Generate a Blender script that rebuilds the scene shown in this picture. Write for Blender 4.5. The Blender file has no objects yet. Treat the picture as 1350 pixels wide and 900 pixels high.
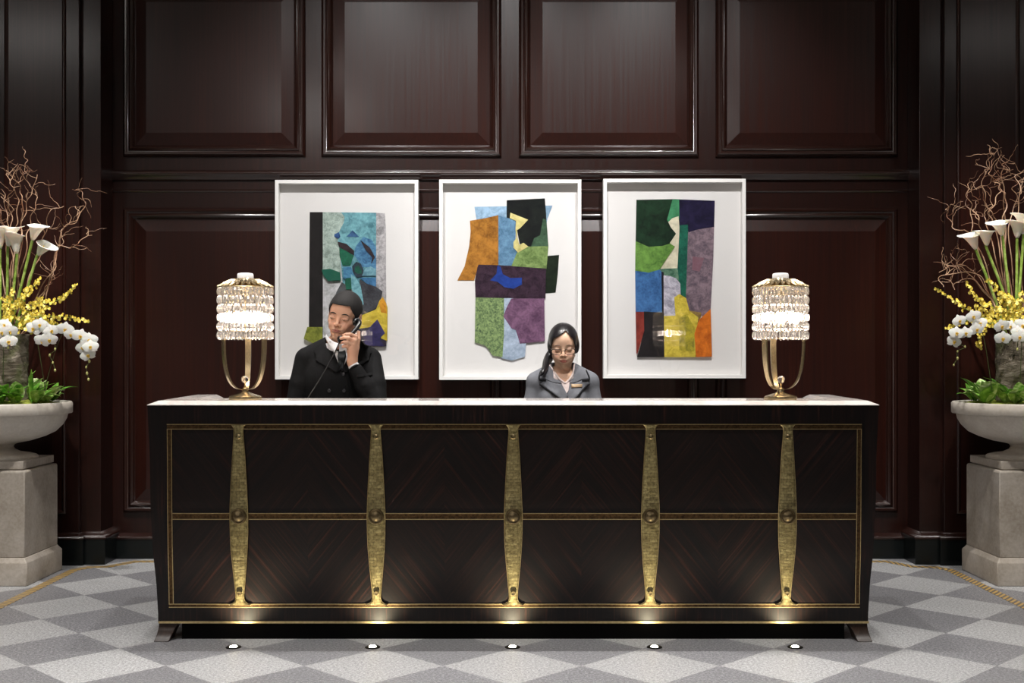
UPE = 20.0; LAMPE = 30.0
import bpy, bmesh, math, random
import numpy as np
from mathutils import Vector, Matrix, noise
from mathutils.bvhtree import BVHTree
PI = math.pi
F, HZ, CAMZ = 1550.0, 468.0, 1.283
COL = bpy.context.scene.collection
def P(px, py, D):
    return Vector(((px-675.0)*D/F, D, CAMZ-(py-HZ)*D/F))
def floorD(py):
    return F*CAMZ/(py-HZ)
# ------------------------------------------------------------ materials
def new_mat(name):
    m = bpy.data.materials.new(name); m.use_nodes = True
    nt = m.node_tree
    return m, nt, nt.nodes['Principled BSDF']
def setp(b, **k):
    names = dict(color='Base Color', rough='Roughness', metal='Metallic', spec='Specular IOR Level', coat='Coat Weight',
                 coat_rough='Coat Roughness', trans='Transmission Weight', ior='IOR', sheen='Sheen Weight', sss='Subsurface Weight',
                 aniso='Anisotropic', emis='Emission Strength', emcol='Emission Color', alpha='Alpha')
    for a, v in k.items():
        i = b.inputs[names[a]]
        if a in ('color', 'emcol'): v = tuple(v)[:3]+(1,)
        i.default_value = v
def simple(name, color, rough=.5, **k):
    m, nt, b = new_mat(name); setp(b, color=color, rough=rough, **k); return m
def N(nt, typ, **props):
    n = nt.nodes.new(typ)
    for k, v in props.items(): setattr(n, k, v)
    return n
def coords(nt, scale=(1,1,1), rot=(0,0,0), loc=(0,0,0), kind='Object'):
    tc = N(nt, 'ShaderNodeTexCoord'); mp = N(nt, 'ShaderNodeMapping')
    mp.inputs['Scale'].default_value = scale; mp.inputs['Rotation'].default_value = rot; mp.inputs['Location'].default_value = loc
    nt.links.new(tc.outputs[kind], mp.inputs[0]); return mp.outputs[0]
def noise_n(nt, vec, scale=5, detail=4, rough=.5, dist=0):
    n = N(nt, 'ShaderNodeTexNoise'); n.inputs['Scale'].default_value = scale; n.inputs['Detail'].default_value = detail
    n.inputs['Roughness'].default_value = rough; n.inputs['Distortion'].default_value = dist
    if vec is not None: nt.links.new(vec, n.inputs['Vector'])
    return n.outputs['Fac']
def ramp(nt, fac, stops):
    r = N(nt, 'ShaderNodeValToRGB'); e = r.color_ramp.elements
    while len(e) < len(stops): e.new(.5)
    for el, (p, c) in zip(e, stops): el.position = p; el.color = (c if hasattr(c, '__len__') else (c, c, c))[:3]+(1,) if hasattr(c, '__len__') else (c, c, c, 1)
    nt.links.new(fac, r.inputs[0]); return r.outputs[0]
def mixc(nt, fac, a, b, mode='MIX'):
    m = N(nt, 'ShaderNodeMix', data_type='RGBA', blend_type=mode)
    if isinstance(fac, (int, float)): m.inputs[0].default_value = fac
    else: nt.links.new(fac, m.inputs[0])
    for s, v in ((m.inputs[6], a), (m.inputs[7], b)):
        if hasattr(v, 'links') or hasattr(v, 'is_linked'): nt.links.new(v, s)
        else: s.default_value = tuple(v)[:3]+(1,)
    return m.outputs[2]
def math_n(nt, op, a, b=None, c=None):
    n = N(nt, 'ShaderNodeMath', operation=op)
    for i, v in enumerate((a, b, c)):
        if v is None: continue
        if isinstance(v, (int, float)): n.inputs[i].default_value = v
        else: nt.links.new(v, n.inputs[i])
    return n.outputs[0]
def bump(nt, b, h, strength=.2, dist=.002):
    n = N(nt, 'ShaderNodeBump'); n.inputs['Strength'].default_value = strength; n.inputs['Distance'].default_value = dist
    nt.links.new(h, n.inputs['Height']); nt.links.new(n.outputs[0], b.inputs['Normal'])
def srgb(r, g, b):
    f = lambda c: (c/255/12.92) if c <= 10 else ((c/255+.055)/1.055)**2.4
    return (f(r), f(g), f(b))
# ------------------------------------------------------------ objects
def tag(o, label=None, cat=None, group=None, kind=None):
    if label: o['label'] = label
    if cat: o['category'] = cat
    if group: o['group'] = group
    if kind: o['kind'] = kind
    return o
def thing(name, label, cat, loc=(0,0,0), group=None):
    o = bpy.data.objects.new(name, None); o.empty_display_size = .05; COL.objects.link(o); o.location = loc
    return tag(o, label, cat, group)
def world_off(o):
    v = Vector((0,0,0))
    while o is not None: v = v+o.location; o = o.parent
    return v
class MB:
    """collects geometry in world coordinates"""
    def __init__(s): s.v = []; s.f = []; s.mi = []; s.cur = 0
    def add(s, vs, fs):
        n = len(s.v); s.v += [tuple(v) for v in vs]; s.f += [tuple(i+n for i in f) for f in fs]; s.mi += [s.cur]*len(fs); return s
    def box(s, x0, x1, y0, y1, z0, z1):
        vs = [(x,y,z) for x in (x0,x1) for y in (y0,y1) for z in (z0,z1)]
        return s.add(vs, [(0,1,3,2),(4,6,7,5),(0,4,5,1),(2,3,7,6),(0,2,6,4),(1,5,7,3)])
    def lathe(s, prof, c=(0,0,0), n=32, axis='z', cap=True):
        vs = []; fs = []
        for r, z in prof:
            for k in range(n):
                a = 2*PI*k/n; p = (r*math.cos(a), r*math.sin(a), z)
                if axis == 'y': p = (p[0], p[2], -p[1])
                if axis == 'x': p = (p[2], p[0], p[1])
                vs.append((p[0]+c[0], p[1]+c[1], p[2]+c[2]))
        for i in range(len(prof)-1):
            for k in range(n):
                a = i*n+k; b = i*n+(k+1)%n; fs.append((a, b, b+n, a+n))
        if cap:
            fs.append(tuple(range(n-1, -1, -1))); fs.append(tuple((len(prof)-1)*n+k for k in range(n)))
        return s.add(vs, fs)
    def tube(s, pts, rad, n=6, flat=None, cap=True):
        pts = [Vector(p) for p in pts]; m = len(pts)
        if not hasattr(rad, '__len__'): rad = [rad]*m
        t = (pts[1]-pts[0]).normalized()
        up = Vector((0,0,1)) if abs(t.z) < .9 else Vector((1,0,0))
        a = t.cross(up).normalized(); vs = []; fs = []
        for i, p in enumerate(pts):
            t = (pts[min(i+1,m-1)]-pts[max(i-1,0)]).normalized()
            a = (a-t*a.dot(t)).normalized(); b = t.cross(a)
            for k in range(n):
                g = 2*PI*k/n; vs.append(p+(a*math.cos(g)+b*math.sin(g)*(flat or 1))*rad[i])
        for i in range(m-1):
            for k in range(n):
                q = i*n+k; r = i*n+(k+1)%n; fs.append((q, r, r+n, q+n))
        if cap: fs.append(tuple(range(n-1,-1,-1))); fs.append(tuple((m-1)*n+k for k in range(n)))
        return s.add(vs, fs)
    def frame(s, x0, x1, z0, z1, y, prof, fill=True):
        """mitred rectangular sweep in the xz plane; prof = (inset, rise towards the camera)"""
        vs = []; fs = []
        for i, h in prof: vs += [(x0+i, y-h, z0+i), (x1-i, y-h, z0+i), (x1-i, y-h, z1-i), (x0+i, y-h, z1-i)]
        for k in range(len(prof)-1):
            for j in range(4):
                a = k*4+j; b = k*4+(j+1)%4; fs.append((a, b, b+4, a+4))
        if fill: fs.append(tuple((len(prof)-1)*4+j for j in range(4)))
        return s.add(vs, fs)
    def prism(s, poly, y0, y1):
        """polygon of (x,z) extruded along y (y0 = nearer the camera)"""
        n = len(poly); vs = [(x,y0,z) for x,z in poly]+[(x,y1,z) for x,z in poly]
        fs = [tuple(range(n)), tuple(range(2*n-1, n-1, -1))]+[(i, i+n, (i+1)%n+n, (i+1)%n) for i in range(n)]
        return s.add(vs, fs)
    def sphere(s, c, r, n=12, m=8):
        rx, ry, rz = r if hasattr(r, '__len__') else (r,r,r)
        prof = [(max(math.sin(PI*i/m), .02), -math.cos(PI*i/m)) for i in range(m+1)]
        b = MB().lathe(prof, n=n)
        return s.add([(v[0]*rx+c[0], v[1]*ry+c[1], v[2]*rz+c[2]) for v in b.v], b.f)
    def build(s, name, mats, parent=None, smooth=True, bevel=0, seg=2, auto=40, fix=True):
        off = world_off(parent) if parent is not None else Vector((0,0,0))
        me = bpy.data.meshes.new(name)
        me.from_pydata([(v[0]-off.x, v[1]-off.y, v[2]-off.z) for v in s.v], [], s.f)
        if not isinstance(mats, (list, tuple)): mats = [mats]
        for m in mats: me.materials.append(m)
        if len(mats) > 1: me.polygons.foreach_set('material_index', s.mi)
        if fix:
            bm = bmesh.new(); bm.from_mesh(me); bmesh.ops.recalc_face_normals(bm, faces=bm.faces); bm.to_mesh(me); bm.free()
        if smooth:
            me.polygons.foreach_set('use_smooth', [True]*len(me.polygons))
            me.set_sharp_from_angle(angle=math.radians(auto))
        me.update()
        o = bpy.data.objects.new(name, me); COL.objects.link(o)
        if parent is not None: o.parent = parent
        if bevel:
            b = o.modifiers.new('bevel', 'BEVEL'); b.width = bevel; b.segments = seg; b.limit_method = 'ANGLE'; b.angle_limit = math.radians(35)
        return o
def struct(name, mb, mat, parent=None, **k):
    o = mb.build(name, mat, parent, **k)
    if parent is None: o['kind'] = 'structure'
    return o
def copy_tree(o, parent=None):
    c = o.copy(); COL.objects.link(c); c.parent = parent
    for ch in list(o.children): copy_tree(ch, c)
    return c
def catmull(pts, n=6):
    pts = [Vector(p) for p in pts]; q = [pts[0]*2-pts[1]]+pts+[pts[-1]*2-pts[-2]]; out = []
    for i in range(1, len(q)-2):
        for k in range(n):
            t = k/n; a, b, c, d = q[i-1:i+3]
            out.append(.5*((2*b)+(c-a)*t+(2*a-5*b+4*c-d)*t*t+(3*b-a-3*c+d)*t**3))
    out.append(pts[-1]); return out
# ============================================================ materials of the room
def wood_mat(name, c0, c1, c2, rough=.22, grain=(60, 60, 2.2), coat=.6):
    m, nt, b = new_mat(name); v = coords(nt, grain)
    g = noise_n(nt, v, 1.0, 6, .6, .4)
    v2 = coords(nt, (2.2, 2.2, .5)); g2 = noise_n(nt, v2, 1.0, 3)
    c = ramp(nt, g, [(.3, c0), (.55, c1), (.75, c2)])
    c = mixc(nt, ramp(nt, g2, [(.35, 0.0), (.65, .5)]), c, c0)
    nt.links.new(c, b.inputs['Base Color']); setp(b, spec=.3, coat=coat, coat_rough=.17)
    r = ramp(nt, g, [(.3, rough+.16), (.7, rough+.06)]); nt.links.new(r, b.inputs['Roughness'])
    bump(nt, b, g, .015, .0003); return m
M_MAH = wood_mat('mahogany', (.011,.0028,.0018), (.018,.0045,.0028), (.030,.0082,.0050), coat=.35)
M_MOLD = simple('mahogany_moulding', (.018,.0055,.0036), .25, coat=.5, coat_rough=.12)
M_MAHL = wood_mat('mahogany_panel', (.014,.0032,.0020), (.026,.0060,.0036), (.042,.0105,.0062), grain=(70,70,1.3), coat=.35)
M_BLACKST = simple('black_stone', (.006,.008,.008), .25, spec=.3)
def floor_mat():
    m, nt, b = new_mat('granite_floor')
    tc = N(nt, 'ShaderNodeTexCoord'); sep = N(nt, 'ShaderNodeSeparateXYZ'); nt.links.new(tc.outputs['Object'], sep.inputs[0])
    D0 = floorD(877.5); p = .5721
    y = math_n(nt, 'SUBTRACT', sep.outputs[1], D0)
    u = math_n(nt, 'DIVIDE', math_n(nt, 'ADD', sep.outputs[0], y), p); v = math_n(nt, 'DIVIDE', math_n(nt, 'SUBTRACT', sep.outputs[0], y), p)
    u = math_n(nt, 'ADD', u, 40.5); v = math_n(nt, 'ADD', v, 40.5)
    par = math_n(nt, 'MODULO', math_n(nt, 'ADD', math_n(nt, 'FLOOR', u), math_n(nt, 'FLOOR', v)), 2)
    cmb = N(nt, 'ShaderNodeCombineXYZ'); nt.links.new(math_n(nt, 'FLOOR', u), cmb.inputs[0]); nt.links.new(math_n(nt, 'FLOOR', v), cmb.inputs[1])
    wn = N(nt, 'ShaderNodeTexWhiteNoise', noise_dimensions='3D'); nt.links.new(cmb.outputs[0], wn.inputs['Vector'])
    sp = noise_n(nt, coords(nt), 85, 5, .95)
    sp2 = noise_n(nt, coords(nt), 3.0, 3, .5)
    light = ramp(nt, sp, [(.36, srgb(94,94,97)), (.5, srgb(172,173,174)), (.64, srgb(230,230,230))])
    dark = ramp(nt, sp, [(.36, srgb(66,66,70)), (.5, srgb(120,120,124)), (.64, srgb(184,184,186))])
    c = mixc(nt, par, light, dark)
    c = mixc(nt, math_n(nt, 'MULTIPLY', wn.outputs[0], .22), c, (.12,.12,.125))
    c = mixc(nt, math_n(nt, 'MULTIPLY', sp2, .15), c, (.2,.2,.2))
    # fine joints
    fu = math_n(nt, 'ABSOLUTE', math_n(nt, 'SUBTRACT', math_n(nt, 'FRACT', u), .5)); fv = math_n(nt, 'ABSOLUTE', math_n(nt, 'SUBTRACT', math_n(nt, 'FRACT', v), .5))
    j = math_n(nt, 'GREATER_THAN', math_n(nt, 'MAXIMUM', fu, fv), .4965)
    c = mixc(nt, math_n(nt, 'MULTIPLY', j, .35), c, (.1,.1,.1))
    nt.links.new(c, b.inputs['Base Color']); setp(b, spec=.35)
    nt.links.new(ramp(nt, sp, [(.3, .42), (.7, .3)]), b.inputs['Roughness'])
    return m
def rope_mat():
    m, nt, b = new_mat('gold_mosaic_border')
    tc = N(nt, 'ShaderNodeTexCoord'); sep = N(nt, 'ShaderNodeSeparateXYZ'); nt.links.new(tc.outputs['UV'], sep.inputs[0])
    s = math_n(nt, 'FRACT', math_n(nt, 'MULTIPLY', math_n(nt, 'ADD', sep.outputs[0], sep.outputs[1]), 1/.046))
    c = mixc(nt, math_n(nt, 'GREATER_THAN', s, .5), srgb(186,152,84), srgb(96,88,80))
    nt.links.new(c, b.inputs['Base Color']); setp(b, rough=.35); return m
# ============================================================ shell
DW = 7.45
XL, XR, YF, ZC = -7.2, 7.2, -5.5, 4.9
M_PLASTER = simple('warm_plaster', (.22,.19,.16), .8)
M_CEIL = simple('ceiling_white', (.7,.67,.62), .9)
struct('floor', MB().box(XL, XR, YF, DW+.1, -.1, 0), floor_mat(), smooth=False)
struct('ceiling', MB().box(XL, XR, YF, DW+.1, ZC, ZC+.1), M_CEIL, smooth=False)
struct('wall_left', MB().box(XL-.1, XL, YF, DW+.1, -.1, ZC), M_PLASTER, smooth=False)
struct('wall_right', MB().box(XR, XR+.1, YF, DW+.1, -.1, ZC), M_PLASTER, smooth=False)
struct('wall_front', MB().box(XL-.1, XR+.1, YF-.1, YF, -.1, ZC), M_PLASTER, smooth=False)
wb = struct('wall_back', MB().box(XL-.1, XR+.1, DW, DW+.15, -.1, ZC), M_MAH, smooth=False)
WX = lambda px: (px-675)*DW/F
WZ = lambda py: CAMZ-(py-HZ)*DW/F
mold = [(0,0),(0,.010),(.006,.020),(.016,.030),(.026,.028),(.030,.020),(.036,.018),(.042,.026),(.052,.030),(.060,.024),(.066,.012),(.074,.004)]
bev = [(.074,.0),(.074,.004),(.150,.024)]
zt0, zt1 = WZ(207), WZ(-27)
for a, b_ in ((163,403),(424,661),(684,921),(943,1183)):
    MB().frame(WX(a), WX(b_), zt0, zt1, DW, bev).build('raised_panel', M_MAHL, wb, smooth=False)
    MB().frame(WX(a), WX(b_), zt0, zt1, DW, mold, fill=False).build('panel_moulding', M_MOLD, wb, auto=50)
    MB().frame(WX(a), WX(b_), WZ(675), WZ(274), DW, bev).build('raised_panel', M_MAHL, wb, smooth=False)
    MB().frame(WX(a), WX(b_), WZ(675), WZ(274), DW, mold, fill=False).build('panel_moulding', M_MOLD, wb, auto=50)
    MB().frame(WX(a), WX(b_), WZ(-27)+.25, WZ(-27)+1.15, DW, bev).build('raised_panel', M_MAHL, wb, smooth=False)
def hmould(mb, x0, x1, y, prof):
    """horizontal moulding; prof = (z, rise)"""
    vs = []; fs = []
    for z, h in prof: vs += [(x0, y-h, z), (x1, y-h, z)]
    for i in range(len(prof)-1): fs.append((2*i, 2*i+1, 2*i+3, 2*i+2))
    n = len(prof); fs.append(tuple(range(0, 2*n, 2))); fs.append(tuple(range(2*n-1, 0, -2)))
    return mb.add(vs, fs)
z = WZ
r1 = [(z(238),0),(z(238),.012),(z(236),.02),(z(233.5),.022),(z(232),.034),(z(229.5),.042),(z(227.5),.040),(z(226),.03),(z(225),.014),(z(224),0)]
struct('trim_1', hmould(MB(), WX(146), WX(1204), DW, r1), M_MOLD, auto=60)
r2 = [(z(253.5),0),(z(253.5),.004),(z(252),.010),(z(250.5),.010),(z(249.5),.004),(z(249.5),0)]
struct('trim_2', hmould(MB(), WX(146), WX(1204), DW, r2), M_MOLD)
bb = MB(); hmould(bb, WX(140), WX(1208), DW, [(0,0),(0,.045),(z(709),.045),(z(709),0)])
bbo = struct('baseboard_back', bb, M_BLACKST, smooth=False)
cap = [(z(709),0),(z(709),.05),(z(707.5),.053),(z(706),.05),(z(704.5),.03),(z(703),.014),(z(702),0)]
hmould(MB(), WX(140), WX(1208), DW, cap).build('base_cap', M_MOLD, bbo, auto=60)
# pilasters
def pilaster(sgn, name, e0, e1, p0, p1):
    """e0 = inner px edge of the rear layer, e1 = of the front layer, p0..p1 panel px, all on the left side of the picture"""
    D2, D1 = 7.235, 7.20
    X2 = lambda px: sgn*abs((px-675)*D2/F); X1 = lambda px: sgn*abs((px-675)*D1/F)
    out = sgn*5.2
    def bx(mb, a, b, y0, y1, z0, z1): return mb.box(min(a,b), max(a,b), y0, y1, z0, z1)
    xo2 = X2(-41); xo1 = X1(-12)
    m = MB(); bx(m, X2(e0), xo2, D2, DW, 0, ZC)
    root = struct(name, m, M_MAH, smooth=False, bevel=.003)
    m = MB(); bx(m, X1(e1), xo1, D1, D2, 0, ZC); m.build('pilaster_face', M_MAH, root, smooth=False, bevel=.003)
    a, b = sorted((X1(p0-3), X1(p1+3)))
    zf = lambda py: CAMZ-(py-HZ)*D1/F
    pm = [(0,0),(0,.006),(.004,.012),(.012,.014),(.018,.008),(.024,.003),(.024,.001)]
    MB().frame(a, b, zf(677), 4.6, D1, pm).build('pilaster_panel', M_MAHL, root, auto=50)
    # plinths and caps
    for (xa, xb, D, w) in ((X2(e0), xo2, D2, .038), (X1(e1), xo1, D1, .034)):
        m = MB(); lo, hi = min(xa,xb)-w, max(xa,xb)+w
        m.box(lo, hi, D-w, DW, 0, .158); m.build('pilaster_plinth', M_BLACKST, root, smooth=False, bevel=.002)
        m = MB(); h0 = .158
        for k, (zz, ww) in enumerate(((h0, w+.004),(h0+.008, w+.006),(h0+.016, w+.002),(h0+.024, w-.016),(h0+.034,w-.03),(h0+.04,0))):
            m.v += [(min(xa,xb)-ww, D-ww, zz), (max(xa,xb)+ww, D-ww, zz), (max(xa,xb)+ww, DW, zz), (min(xa,xb)-ww, DW, zz)]
        for k in range(5):
            for j in range(4): q = k*4+j; r = k*4+(j+1)%4; m.f.append((q, r, r+4, q+4)); m.mi.append(0)
        m.build('plinth_cap', M_MOLD, root, auto=60)
pilaster(-1, 'trim_3', 133, 104.5, 9, 84)
pilaster(1, 'trim_4', 138, 105, 9, 86)
for s, nm in ((-1, 'trim_5'), (1, 'trim_6')):
    m = MB(); a, b = sorted((s*3.55, s*7.1)); m.frame(a, b, .4, 4.4, DW, bev); struct(nm, m, M_MAHL, smooth=False)
# gold rope border inlaid in the floor
def border(pts, w=.056, z=.002):
    me_v = []; me_f = []; uv = []; L = 0; pts = [Vector((x, y, 0)) for x, y in pts]; n = len(pts)
    for i, p in enumerate(pts):
        d0 = (p-pts[i-1]).normalized() if i else (pts[1]-p).normalized(); d1 = (pts[i+1]-p).normalized() if i < n-1 else d0
        t = (d0+d1).normalized(); nn = Vector((-t.y, t.x, 0)); k = w/2/max(nn.dot(Vector((-d0.y, d0.x, 0))), .3)
        if i: L += (p-pts[i-1]).length
        for s in (-1, 1):
            q = p+nn*k*s
            me_v.append((q.x, q.y, z)); uv.append((L, s*w/2))
        for s in (-1, 1):
            q = p+nn*k*s; me_v.append((q.x, q.y, 0.0)); uv.append((L, s*w/2))
    for i in range(n-1):
        a = 4*i; me_f += [(a, a+4, a+5, a+1), (a+1, a+5, a+7, a+3), (a, a+2, a+6, a+4)]
    me = bpy.data.meshes.new('trim_7'); me.from_pydata(me_v, [], me_f); l = me.uv_layers.new(name='UVMap')
    for lp in me.loops: l.data[lp.index].uv = uv[lp.vertex_index]
    me.materials.append(rope_mat()); o = bpy.data.objects.new('trim_7', me); COL.objects.link(o); o['kind'] = 'structure'
hx = 2.615
border([(-hx, 3.5), (-hx, 7.02), (-2.56, 7.11), (-2.45, 7.13), (-2.34, 7.31), (2.33, 7.31), (2.43, 7.13), (2.56, 7.11), (hx, 7.02), (hx, 3.5)])
# ============================================================ reception desk
DD = 5.28; CX = (676.5-675)*DD/F
DX = lambda px: (px-675)*DD/F
DZ = lambda py: CAMZ-(py-HZ)*DD/F
def s_in(z):
    t = [(1.06,0),(.83,.009),(.61,.011),(.39,.020),(.26,.031),(.10,.038),(.0,.036)]
    if z >= t[0][0]: return 0.0
    for (z1, s1), (z0, s0) in zip(t, t[1:]):
        if z >= z0: return s0+(s1-s0)*(z-z0)/(z1-z0)
    return t[-1][1]
YF0 = 5.265; HW = (1157.5-195.5)/2*DD/F
def ebony(name, chevron=False, gloss=.18):
    m, nt, b = new_mat(name)
    tc = N(nt, 'ShaderNodeTexCoord'); sep = N(nt, 'ShaderNodeSeparateXYZ'); nt.links.new(tc.outputs['Object'], sep.inputs[0])
    if chevron:
        pitch = 180.3*DD/F
        t = math_n(nt, 'ADD', math_n(nt, 'DIVIDE', sep.outputs[0], pitch), 10.5)
        u = math_n(nt, 'MULTIPLY', math_n(nt, 'ABSOLUTE', math_n(nt, 'SUBTRACT', math_n(nt, 'FRACT', t), .5)), pitch)
        v = math_n(nt, 'ABSOLUTE', math_n(nt, 'SUBTRACT', sep.outputs[2], DZ(680)))
        w = math_n(nt, 'SUBTRACT', u, math_n(nt, 'MULTIPLY', v, .8)); q = math_n(nt, 'ADD', math_n(nt, 'MULTIPLY', u, .8), v)
        cell = math_n(nt, 'FLOOR', t); side = math_n(nt, 'GREATER_THAN', math_n(nt, 'FRACT', t), .5)
        up = math_n(nt, 'GREATER_THAN', sep.outputs[2], DZ(680))
        c = N(nt, 'ShaderNodeCombineXYZ'); nt.links.new(math_n(nt, 'MULTIPLY', w, 85), c.inputs[0]); nt.links.new(math_n(nt, 'MULTIPLY', q, 1.3), c.inputs[1])
        nt.links.new(math_n(nt, 'ADD', math_n(nt, 'MULTIPLY', cell, 3.1), math_n(nt, 'ADD', math_n(nt, 'MULTIPLY', side, 1.37), math_n(nt, 'MULTIPLY', up, 7.7))), c.inputs[2])
        vec = c.outputs[0]
    else: vec = coords(nt, (95,95,1.4))
    g = noise_n(nt, vec, 1.0, 5, .65)
    col = ramp(nt, g, [(.40, (.003,.0022,.0024)), (.56, (.007,.0035,.0032)), (.68, (.022,.008,.006)), (.82, (.045,.018,.012))])
    nt.links.new(col, b.inputs['Base Color']); setp(b, rough=.36, spec=.2, coat=.10, coat_rough=gloss); return m
M_EBV = ebony('ebony_veneer_vertical'); M_EBC = ebony('ebony_veneer_chevron', True)
def brass_mat(name, c0, c1, rough=.35, brick=False):
    m, nt, b = new_mat(name); v = coords(nt)
    g = noise_n(nt, v, 90, 4, .6)
    c = ramp(nt, g, [(.3, c0), (.7, c1)])
    if brick:
        bt = N(nt, 'ShaderNodeTexBrick'); mp = N(nt, 'ShaderNodeMapping'); tc = N(nt, 'ShaderNodeTexCoord')
        sp = N(nt, 'ShaderNodeSeparateXYZ'); cb = N(nt, 'ShaderNodeCombineXYZ'); nt.links.new(tc.outputs['Object'], sp.inputs[0])
        nt.links.new(sp.outputs[0], cb.inputs[0]); nt.links.new(sp.outputs[2], cb.inputs[1]); nt.links.new(cb.outputs[0], bt.inputs['Vector'])
        bt.inputs['Scale'].default_value = 1; bt.inputs['Brick Width'].default_value = .034; bt.inputs['Row Height'].default_value = .0135; bt.inputs['Mortar Size'].default_value = .0012
        bt.inputs['Mortar Smooth'].default_value = .3
        bt.inputs['Color1'].default_value = (1,1,1,1); bt.inputs['Color2'].default_value = (.42,.38,.3,1); bt.inputs['Mortar'].default_value = (.28,.24,.2,1); bt.offset = .37
        c = mixc(nt, .75, c, bt.outputs['Color'], 'MULTIPLY')
        h = math_n(nt, 'ADD', math_n(nt, 'MULTIPLY', noise_n(nt, coords(nt, (60,60,160)), 1, 3), .8), math_n(nt, 'MULTIPLY', bt.outputs['Fac'], -.6))
        bump(nt, b, h, .45, .004)
    else: bump(nt, b, g, .15, .001)
    nt.links.new(c, b.inputs['Base Color']); setp(b, metal=.6 if brick else .9, rough=rough); return m
M_STRUT = brass_mat('hammered_gilt', (.13,.105,.045), (.38,.32,.155), .42, brick=True)
M_BRASS = brass_mat('polished_brass', (.42,.32,.15), (.58,.45,.24), .28)
M_BRONZE = brass_mat('bronze_band', (.025,.013,.007), (.12,.07,.03), .4)
M_DKBRONZE = brass_mat('dark_bronze', (.09,.065,.035), (.20,.15,.08), .35)
def marble():
    m, nt, b = new_mat('white_marble'); n1 = noise_n(nt, coords(nt), 4, 8, .6, 1.2)
    nt.links.new(ramp(nt, n1, [(.3, srgb(190,182,178)), (.5, srgb(214,208,204)), (.7, srgb(224,220,217))]), b.inputs['Base Color']); setp(b, rough=.12); return m
M_MARBLE = marble()
desk = thing('reception_desk', 'long dark ebony reception desk with gilt struts and a white marble counter', 'reception desk', (CX, 5.7, 0))
YB = 6.16   # back ends of the returns
def body_loft(mb, z_list, x0, x1, y0, y1, inner=False):
    """box-like shell whose left/front/right faces follow the swelling profile"""
    vs = []; fs = []
    for zz in z_list:
        s = s_in(zz); vs += [(x0+(s if x0 < CX-1.3 else 0), y0+s, zz), (x1-(s if x1 > CX+1.3 else 0), y0+s, zz), (x1-(s if x1 > CX+1.3 else 0), y1, zz), (x0+(s if x0 < CX-1.3 else 0), y1, zz)]
    for k in range(len(z_list)-1):
        for j in range(4): a = k*4+j; b = k*4+(j+1)%4; fs.append((a, b, b+4, a+4))
    fs.append((0,1,2,3)); fs.append(tuple(4*(len(z_list)-1)+j for j in (3,2,1,0)))
    return mb.add(vs, fs)
zb = DZ(822); ztop = DZ(534)
zl = [zb+(ztop-zb)*k/24 for k in range(25)]
m = MB(); body_loft(m, zl, CX-HW, CX+HW, YF0, YF0+.30)
body_loft(m, zl, CX-HW, CX-HW+.13, YF0+.30, YB); body_loft(m, zl, CX+HW-.13, CX+HW, YF0+.30, YB)
# side returns must not step in at the joint
m.build('carcass', M_EBV, desk, auto=35)
def on_front(mb_pts, rise):
    return [(x, YF0+s_in(z_)-r-rise, z_) for (x, r, z_) in mb_pts]
def front_rect(mb, xa, xb, za, zbb, rise, thick):
    n = max(1, int(abs(zbb-za)/.03)+1); vs = []; fs = []
    for k in range(n+1):
        zz = za+(zbb-za)*k/n; s = s_in(zz)
        vs += [(xa, YF0+s-rise, zz), (xb, YF0+s-rise, zz), (xb, YF0+s-rise+thick, zz), (xa, YF0+s-rise+thick, zz)]
    for k in range(n):
        for j in range(4): a = 4*k+j; b = 4*k+(j+1)%4; fs.append((a, b, b+4, a+4))
    fs.append((0,1,2,3)); fs.append((4*n+3, 4*n+2, 4*n+1, 4*n))
    return mb.add(vs, fs)
struts = [315.9, 496.3, 676.7, 857.0, 1037.2]
xs_ = [227.5]+struts+[1128.5]
for a, b in zip(xs_, xs_[1:]):
    for za, zc in ((684.5, 797), (565, 675.5)):
        mb = MB(); front_rect(mb, DX(a), DX(b), DZ(za), DZ(zc), .0035, .006)
        mb.v = [(v[0]-CX, v[1], v[2]) for v in mb.v]
        mb.v = [(v[0]+CX, v[1], v[2]) for v in mb.v]
        mb.build('veneer_panel', M_EBC, desk, auto=30)
# bronze bands with fine brass lines
def band(xa, xb, ya, yb, name):
    mb = MB(); front_rect(mb, DX(xa), DX(xb), DZ(yb), DZ(ya), .006, .008); o = mb.build(name, M_BRONZE, desk, auto=30)
    l = MB(); t = .8
    if xb-xa > yb-ya:
        for yy in (ya, yb-t): front_rect(l, DX(xa), DX(xb), DZ(yy+t), DZ(yy), .0085, .006)
    else:
        for xx in (xa, xb-t): front_rect(l, DX(xx), DX(xx+t), DZ(yb), DZ(ya), .0085, .006)
    l.build('brass_line', M_BRASS, o, auto=30)
band(221.5, 1134.5, 558.5, 565.5, 'top_band'); band(221.5, 1134.5, 796.5, 801.5, 'bottom_band')
band(221.5, 227.8, 565.5, 796.5, 'side_band'); band(1128.3, 1134.5, 565.5, 796.5, 'side_band')
band(227.8, 1128.3, 675.8, 684.4, 'middle_band')
mb = MB(); front_rect(mb, DX(207.5), DX(1147), DZ(822.6), DZ(819.8), .006, .03); mb.build('base_strip', M_BRASS, desk, auto=30)
hwp = [(559.5,9),(561,7.5),(563.5,6),(568,5.8),(575,6.2),(600,8.1),(640,10.3),(665,11.4),(680,11.8),(700,11.6),(720,10.9),(745,9.0),(765,7.1),(782,5.5),(789,5.2),(793,6.5),(796,10),(797.6,14.5)]
def hw_at(y):
    for (a, wa), (b, wb_) in zip(hwp, hwp[1:]):
        if a <= y <= b: return wa+(wb_-wa)*(y-a)/(b-a)
    return hwp[-1][1]
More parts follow.
